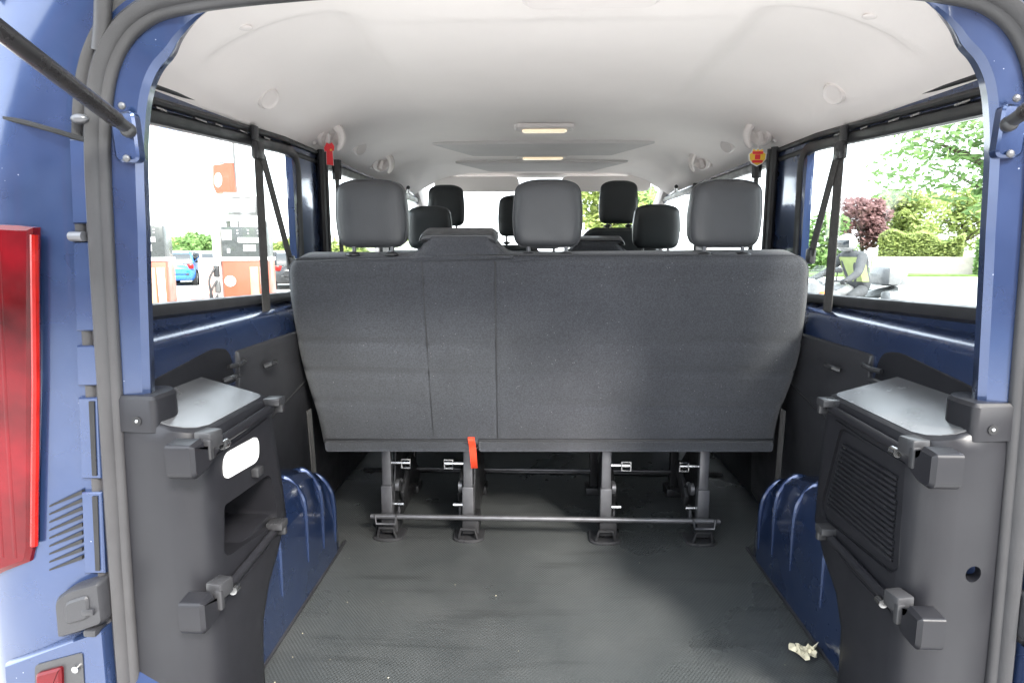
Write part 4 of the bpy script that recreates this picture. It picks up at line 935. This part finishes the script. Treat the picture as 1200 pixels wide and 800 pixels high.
def hedge(label, a, b, h, d, m, seed, n=6000, size=.08):
    rng = random.Random(seed); a = Vector(a); b = Vector(b); rt = empty('hedge', (a + b) / 2, label, 'hedge')
    mb = MB(); L_ = (b - a).length; t = (b - a).normalized(); nn = Vector((-t.y, t.x, 0))
    core = MB().loft([[p + nn * d * .4, p - nn * d * .4, p - nn * d * .36 + Vector((0, 0, h * .9)), p + nn * d * .36 + Vector((0, 0, h * .9))] for p in (a, b)]); B(core, 'core', 'grassm', rt)
    for _ in range(n):
        u = rng.uniform(0, L_); f_ = rng.random(); hh = h * (1 + .1 * math.sin(u * 1.3) + .08 * math.sin(u * 3.1))
        if f_ < .4: p = a + t * u + nn * rng.uniform(-.5, .5) * d + Vector((0, 0, hh * rng.uniform(.88, 1.03)))
        else: p = a + t * u + nn * (d * .5 * (1 if f_ < .7 else -1)) * rng.uniform(.85, 1.1) + Vector((0, 0, hh * rng.uniform(0, 1)))
        q = Vector((rng.gauss(0, 1), rng.gauss(0, 1), rng.gauss(0, 1))).normalized(); r_ = q.orthogonal().normalized(); s1 = size * rng.uniform(.6, 1.4)
        mb.add([p - q * s1, p - r_ * s1 * .5, p + q * s1, p + r_ * s1 * .5], [(0, 1, 2, 3)])
    B(mb, 'foliage', m, rt, flat=True); return rt
hedge('long green hedge behind the parked cars', (-34, 36, 0), (-8, 40, 0), 2.2, 1.6, 'leafy', 3, 9000, .16)
tree('bush', 'rounded green bush behind the silver car', gp_(226, 34), 3.4, 1.7, 'leafg', 21, 2200, .16, 'bush', None, False)
# right side: wall, hedge, trees
def gx(px, Y): p = U(px, 300, Y=Y); return (p.x, Y, 0)
wa, wb = gx(1022, 40), gx(1143, 37)
wl = MB().loft([[Vector(p) + Vector((0, dy, z)) for dy, z in ((-.11, 0), (.11, 0), (.11, 1.12), (-.11, 1.12))] for p in (wa, wb)]).build('boundary_wall', 'brick'); tag(wl, 'low pale boundary wall in front of the yellow green hedge', 'wall')
hedge('trimmed yellow green hedge behind the boundary wall', Vector(gx(1030, 41.5)), Vector(gx(1128, 39)), 2.4, 1.6, 'leafy', 5, 12000, .12)
hedge('dark green hedge end beside the boundary wall', Vector(gx(1146, 37)), Vector(gx(1200, 35.5)), 2.0, 1.6, 'leafg', 6, 5000, .12)
tree('purple_tree', 'purple leaved tree behind the motorcycle rider', gx(1008, 44), 5.2, 2.3, 'leafp', 11, 6200, .17)
tree('green_shrub', 'rounded dark green shrub growing beside the purple tree', gx(955, 43), 4.4, 2.6, 'leafg', 12, 4000, .19, 'shrub', None, False)
tree('yellow_green_tree', 'yellow green tree next to the purple tree', gx(1062, 46), 6.0, 3.0, 'leafy', 13, 6200, .17)
tree('maple_tree', 'tall airy green tree overhanging the hedge', gx(1178, 24), 9.2, 4.6, 'leafg', 14, 6200, .17)
tree('pale_tree', 'light green tree behind the hedge, under the tall airy tree', gx(1125, 50), 6.4, 3.4, 'leafy', 17, 5000, .18)
tree('far_tree', 'green tree seen ahead through the windscreen', (4.8, 44, 0), 6.5, 3.2, 'leafy', 15, 2500, .25)
tree('roadside_tree', 'broad green tree ahead on the verge side', (8.5, 52, 0), 7, 3.5, 'leafg', 16, 2500, .28)

# ================================================================== motorcycle and rider
def bike():
    P0 = gx(996, 9.4); rz = R(196)
    rt = empty('motorcycle', P0, 'pale touring motorcycle with orange indicators passing on the road', 'motorcycle', None, rz); m4 = WM[rt.name]
    def T(mb): mb.v = [tuple(m4 @ Vector(v)) for v in mb.v]; return mb
    def circ(x, z, r, y, n=24): return [(x + r * math.cos(2 * math.pi * k / n), y, z + r * math.sin(2 * math.pi * k / n)) for k in range(n)]
    for x in (.74, -.70):
        wl = B(T(MB().loft([circ(x, .31, r, y) for y, r in ((-.05, .23), (-.06, .28), (0, .31), (.06, .28), (.05, .23))])), 'wheel', 'tyre', rt)
        B(T(MB().loft([circ(x, .31, r, y) for y, r in ((-.052, .23), (-.03, .06), (.03, .06), (.052, .23))])), 'rim', 'alloy', wl)
    for sy in (-1, 1):
        B(T(MB().tube([(.74, sy * .09, .31), (.48, sy * .09, .92)], .026, 8)), 'fork', 'steel', rt)
        B(T(MB().tube([(.48, sy * .03, .98), (.42, sy * .22, 1.04), (.34, sy * .36, 1.03)], .014, 8)), 'handlebar', 'plastic2', rt)
        B(T(MB().tube([(.44, sy * .26, 1.04), (.50, sy * .34, 1.18)], .008, 6).box((.5, sy * .36, 1.2), (.04, .13, .08), bev=.02)), 'mirror', 'plastic2', rt)
        B(T(MB().sphere((.62, sy * .22, .86), .04, 1.2, 1, .8)), 'indicator', 'indic', rt)
        B(T(MB().box((-.58, sy * .34, .72), (.46, .20, .34), bev=.05)), 'pannier', 'bikew', rt)
    B(T(MB().loft([[(x, -wv, zc - .2), (x, -wv * .8, zc + .12), (x, 0, zc + .2), (x, wv * .8, zc + .12), (x, wv, zc - .2), (x, 0, zc - .26)] for x, wv, zc in ((.80, .09, .90), (.70, .2, .88), (.50, .25, .84), (.25, .24, .70), (.05, .22, .62))])), 'fairing', 'bikew', rt, angle=50)
    B(T(MB().slab(round_poly([(-.16, .98), (.16, .98), (.12, 1.26), (-.12, 1.26)], .05), lambda u, v, d: (.66 - (v - .98) * .6 + d, u, v), [(0, 0), (.006, 0)])), 'windshield', 'glass', rt)
    B(T(MB().sphere((.80, 0, .88), .08, .6, 1.3, .9)), 'headlight', 'chrome', rt)
    B(T(MB().sphere((.16, 0, .86), .24, 1.15, .7, .6)), 'tank', 'bikew', rt)
    B(T(MB().loft([[(x, -wv, zc - .06), (x, -wv, zc), (x, 0, zc + .03), (x, wv, zc), (x, wv, zc - .06)] for x, wv, zc in ((-.05, .11, .80), (-.3, .16, .80), (-.6, .15, .88), (-.85, .08, .92))])), 'saddle', 'leather2', rt)
    B(T(MB().box((.05, 0, .45), (.5, .3, .36), bev=.06)), 'engine', 'darksteel', rt)
    B(T(MB().tube([(.25, -.15, .3), (-.3, -.18, .28), (-.9, -.2, .42)], [.03, .045, .05], 10)), 'exhaust', 'chrome', rt)
    B(T(MB().tube([(-.05, .08, .4), (-.70, .08, .31)], .03, 8)), 'swing_arm', 'darksteel', rt)
    B(T(MB().box((-.72, 0, 1.10), (.36, .42, .30), bev=.07)), 'top_case', 'bikew', rt)
    B(T(MB().loft([[(x, -.07, z), (x, 0, z + .03), (x, .07, z)] for x, z in ((1.0, .50), (.9, .60), (.74, .65), (.58, .62), (.5, .55))], caps=False, closed=False)), 'mudguard', 'bikew', rt)
    # rider: one skinned body
    pr = empty('person', (m4 @ Vector((-.2, 0, .8))), 'person in pale helmet and grey jacket riding the motorcycle', 'person', None, rz); 
    J = {'pel': (-.22, 0, .92), 'sp': (-.17, 0, 1.12), 'ch': (-.06, 0, 1.32), 'nk': (0.02, 0, 1.46), 'hd': (.06, 0, 1.56)}
    for n_, sy in (('l', 1), ('r', -1)):
        J['sh' + n_] = (-.04, sy * .19, 1.38); J['el' + n_] = (.10, sy * .30, 1.16); J['wr' + n_] = (.31, sy * .34, 1.06); J['ha' + n_] = (.37, sy * .34, 1.05)
        J['hp' + n_] = (-.20, sy * .11, .90); J['kn' + n_] = (.17, sy * .23, .80); J['an' + n_] = (-.06, sy * .23, .40); J['to' + n_] = (.12, sy * .23, .35)
    rad = {'pel': .15, 'sp': .135, 'ch': .15, 'nk': .06, 'hd': .09, 'sh': .085, 'el': .06, 'wr': .042, 'ha': .04, 'hp': .10, 'kn': .068, 'an': .05, 'to': .045}
    E_ = [('pel', 'sp'), ('sp', 'ch'), ('ch', 'nk'), ('nk', 'hd')]
    for n_ in 'lr': E_ += [('ch', 'sh' + n_), ('sh' + n_, 'el' + n_), ('el' + n_, 'wr' + n_), ('wr' + n_, 'ha' + n_), ('pel', 'hp' + n_), ('hp' + n_, 'kn' + n_), ('kn' + n_, 'an' + n_), ('an' + n_, 'to' + n_)]
    keys = list(J); me = bpy.data.meshes.new('body'); off = Vector((-.2, 0, .8))
    me.from_pydata([tuple(Vector(J[k]) - off) for k in keys], [(keys.index(a), keys.index(b)) for a, b in E_], []); me.update()
    ob = bpy.data.objects.new('body', me); C.objects.link(ob); ob.parent = pr
    sk = ob.modifiers.new('skin', 'SKIN')
    if not me.skin_vertices: 
        bpy.context.view_layer.objects.active = ob
    lay = me.skin_vertices[0].data if me.skin_vertices else None
    if lay:
        for i, k in enumerate(keys):
            r_ = rad.get(k, rad.get(k[:2])); lay[i].radius = (r_, r_); lay[i].use_root = (k == 'pel')
    ss = ob.modifiers.new('sub', 'SUBSURF'); ss.levels = 2; ss.render_levels = 2; me.materials.append(M['jacket'])
    hc = Vector((.07, 0, 1.585))
    hm = B(T(MB().sphere(hc, .135, 1.12, .95, 1.0, 18, 12)), 'helmet', 'helmet', pr, angle=80)
    B(T(MB().loft([[hc + Vector((.137 * 1.1 * math.cos(a) * math.cos(b) + .008, .137 * .97 * math.sin(a), .137 * math.sin(b))) for a in [R(-65 + 13 * k) for k in range(11)]] for b in (R(-28), R(-12), R(4), R(18))], caps=False, closed=False)), 'visor', 'carglass', pr)
    B(T(MB().loft([[(x, -wv, z), (x - .12, -wv, z), (x - .16, 0, z), (x - .12, wv, z), (x, wv, z), (x + .04, 0, z)] for x, z, wv in ((-.10, 1.02, .17), (-.05, 1.15, .175), (.0, 1.28, .19), (.04, 1.38, .17))], caps=False)), 'vest', 'hivis', pr)
    for sy in (-1, 1):
        h0 = Vector((.36, sy * .34, 1.05)); mb = MB().sphere(h0, .045, 1, .9, .7)
        for k in range(4): y = h0.y + (-.033 + .022 * k); mb.tube([(.38, y, 1.06), (.405, y, 1.04), (.40, y, 1.01), (.375, y, 1.0)], .010, 6)
        mb.tube([(.35, h0.y - sy * .04, 1.04), (.37, h0.y - sy * .045, 1.01), (.385, h0.y - sy * .03, 1.0)], .011, 6)
        B(T(mb), 'glove', 'plastic2', pr)
bike()

# ================================================================== unseen shop, added behind the camera so rear-facing paint and plastic reflect darker
sh = empty('added_shop', (0, -11, 0), 'brown brick shop added unseen behind the camera to darken reflections', 'building')
M['shopbrick'] = mat('brown brick', (.16, .10, .075), .9, 0, 0, .2, 4, .4, 30)
B(MB().box((3, -14, 1.9), (42, 6, 3.8)), 'wall', 'shopbrick', sh)
B(MB().box((3, -13.8, 3.95), (43, 7, .4), bev=.05), 'roof', 'darksteel', sh)
for k in range(9):
    x = -14 + k * 4.2
    wf = B(MB().box((x, -10.98, 1.6), (2.6, .12, 2.0), bev=.02), 'window' if k != 4 else 'door', 'darksteel', sh)
    B(MB().box((x, -10.91, 1.6), (2.4, .04, 1.8)), 'shop_pane', 'carglass', wf)
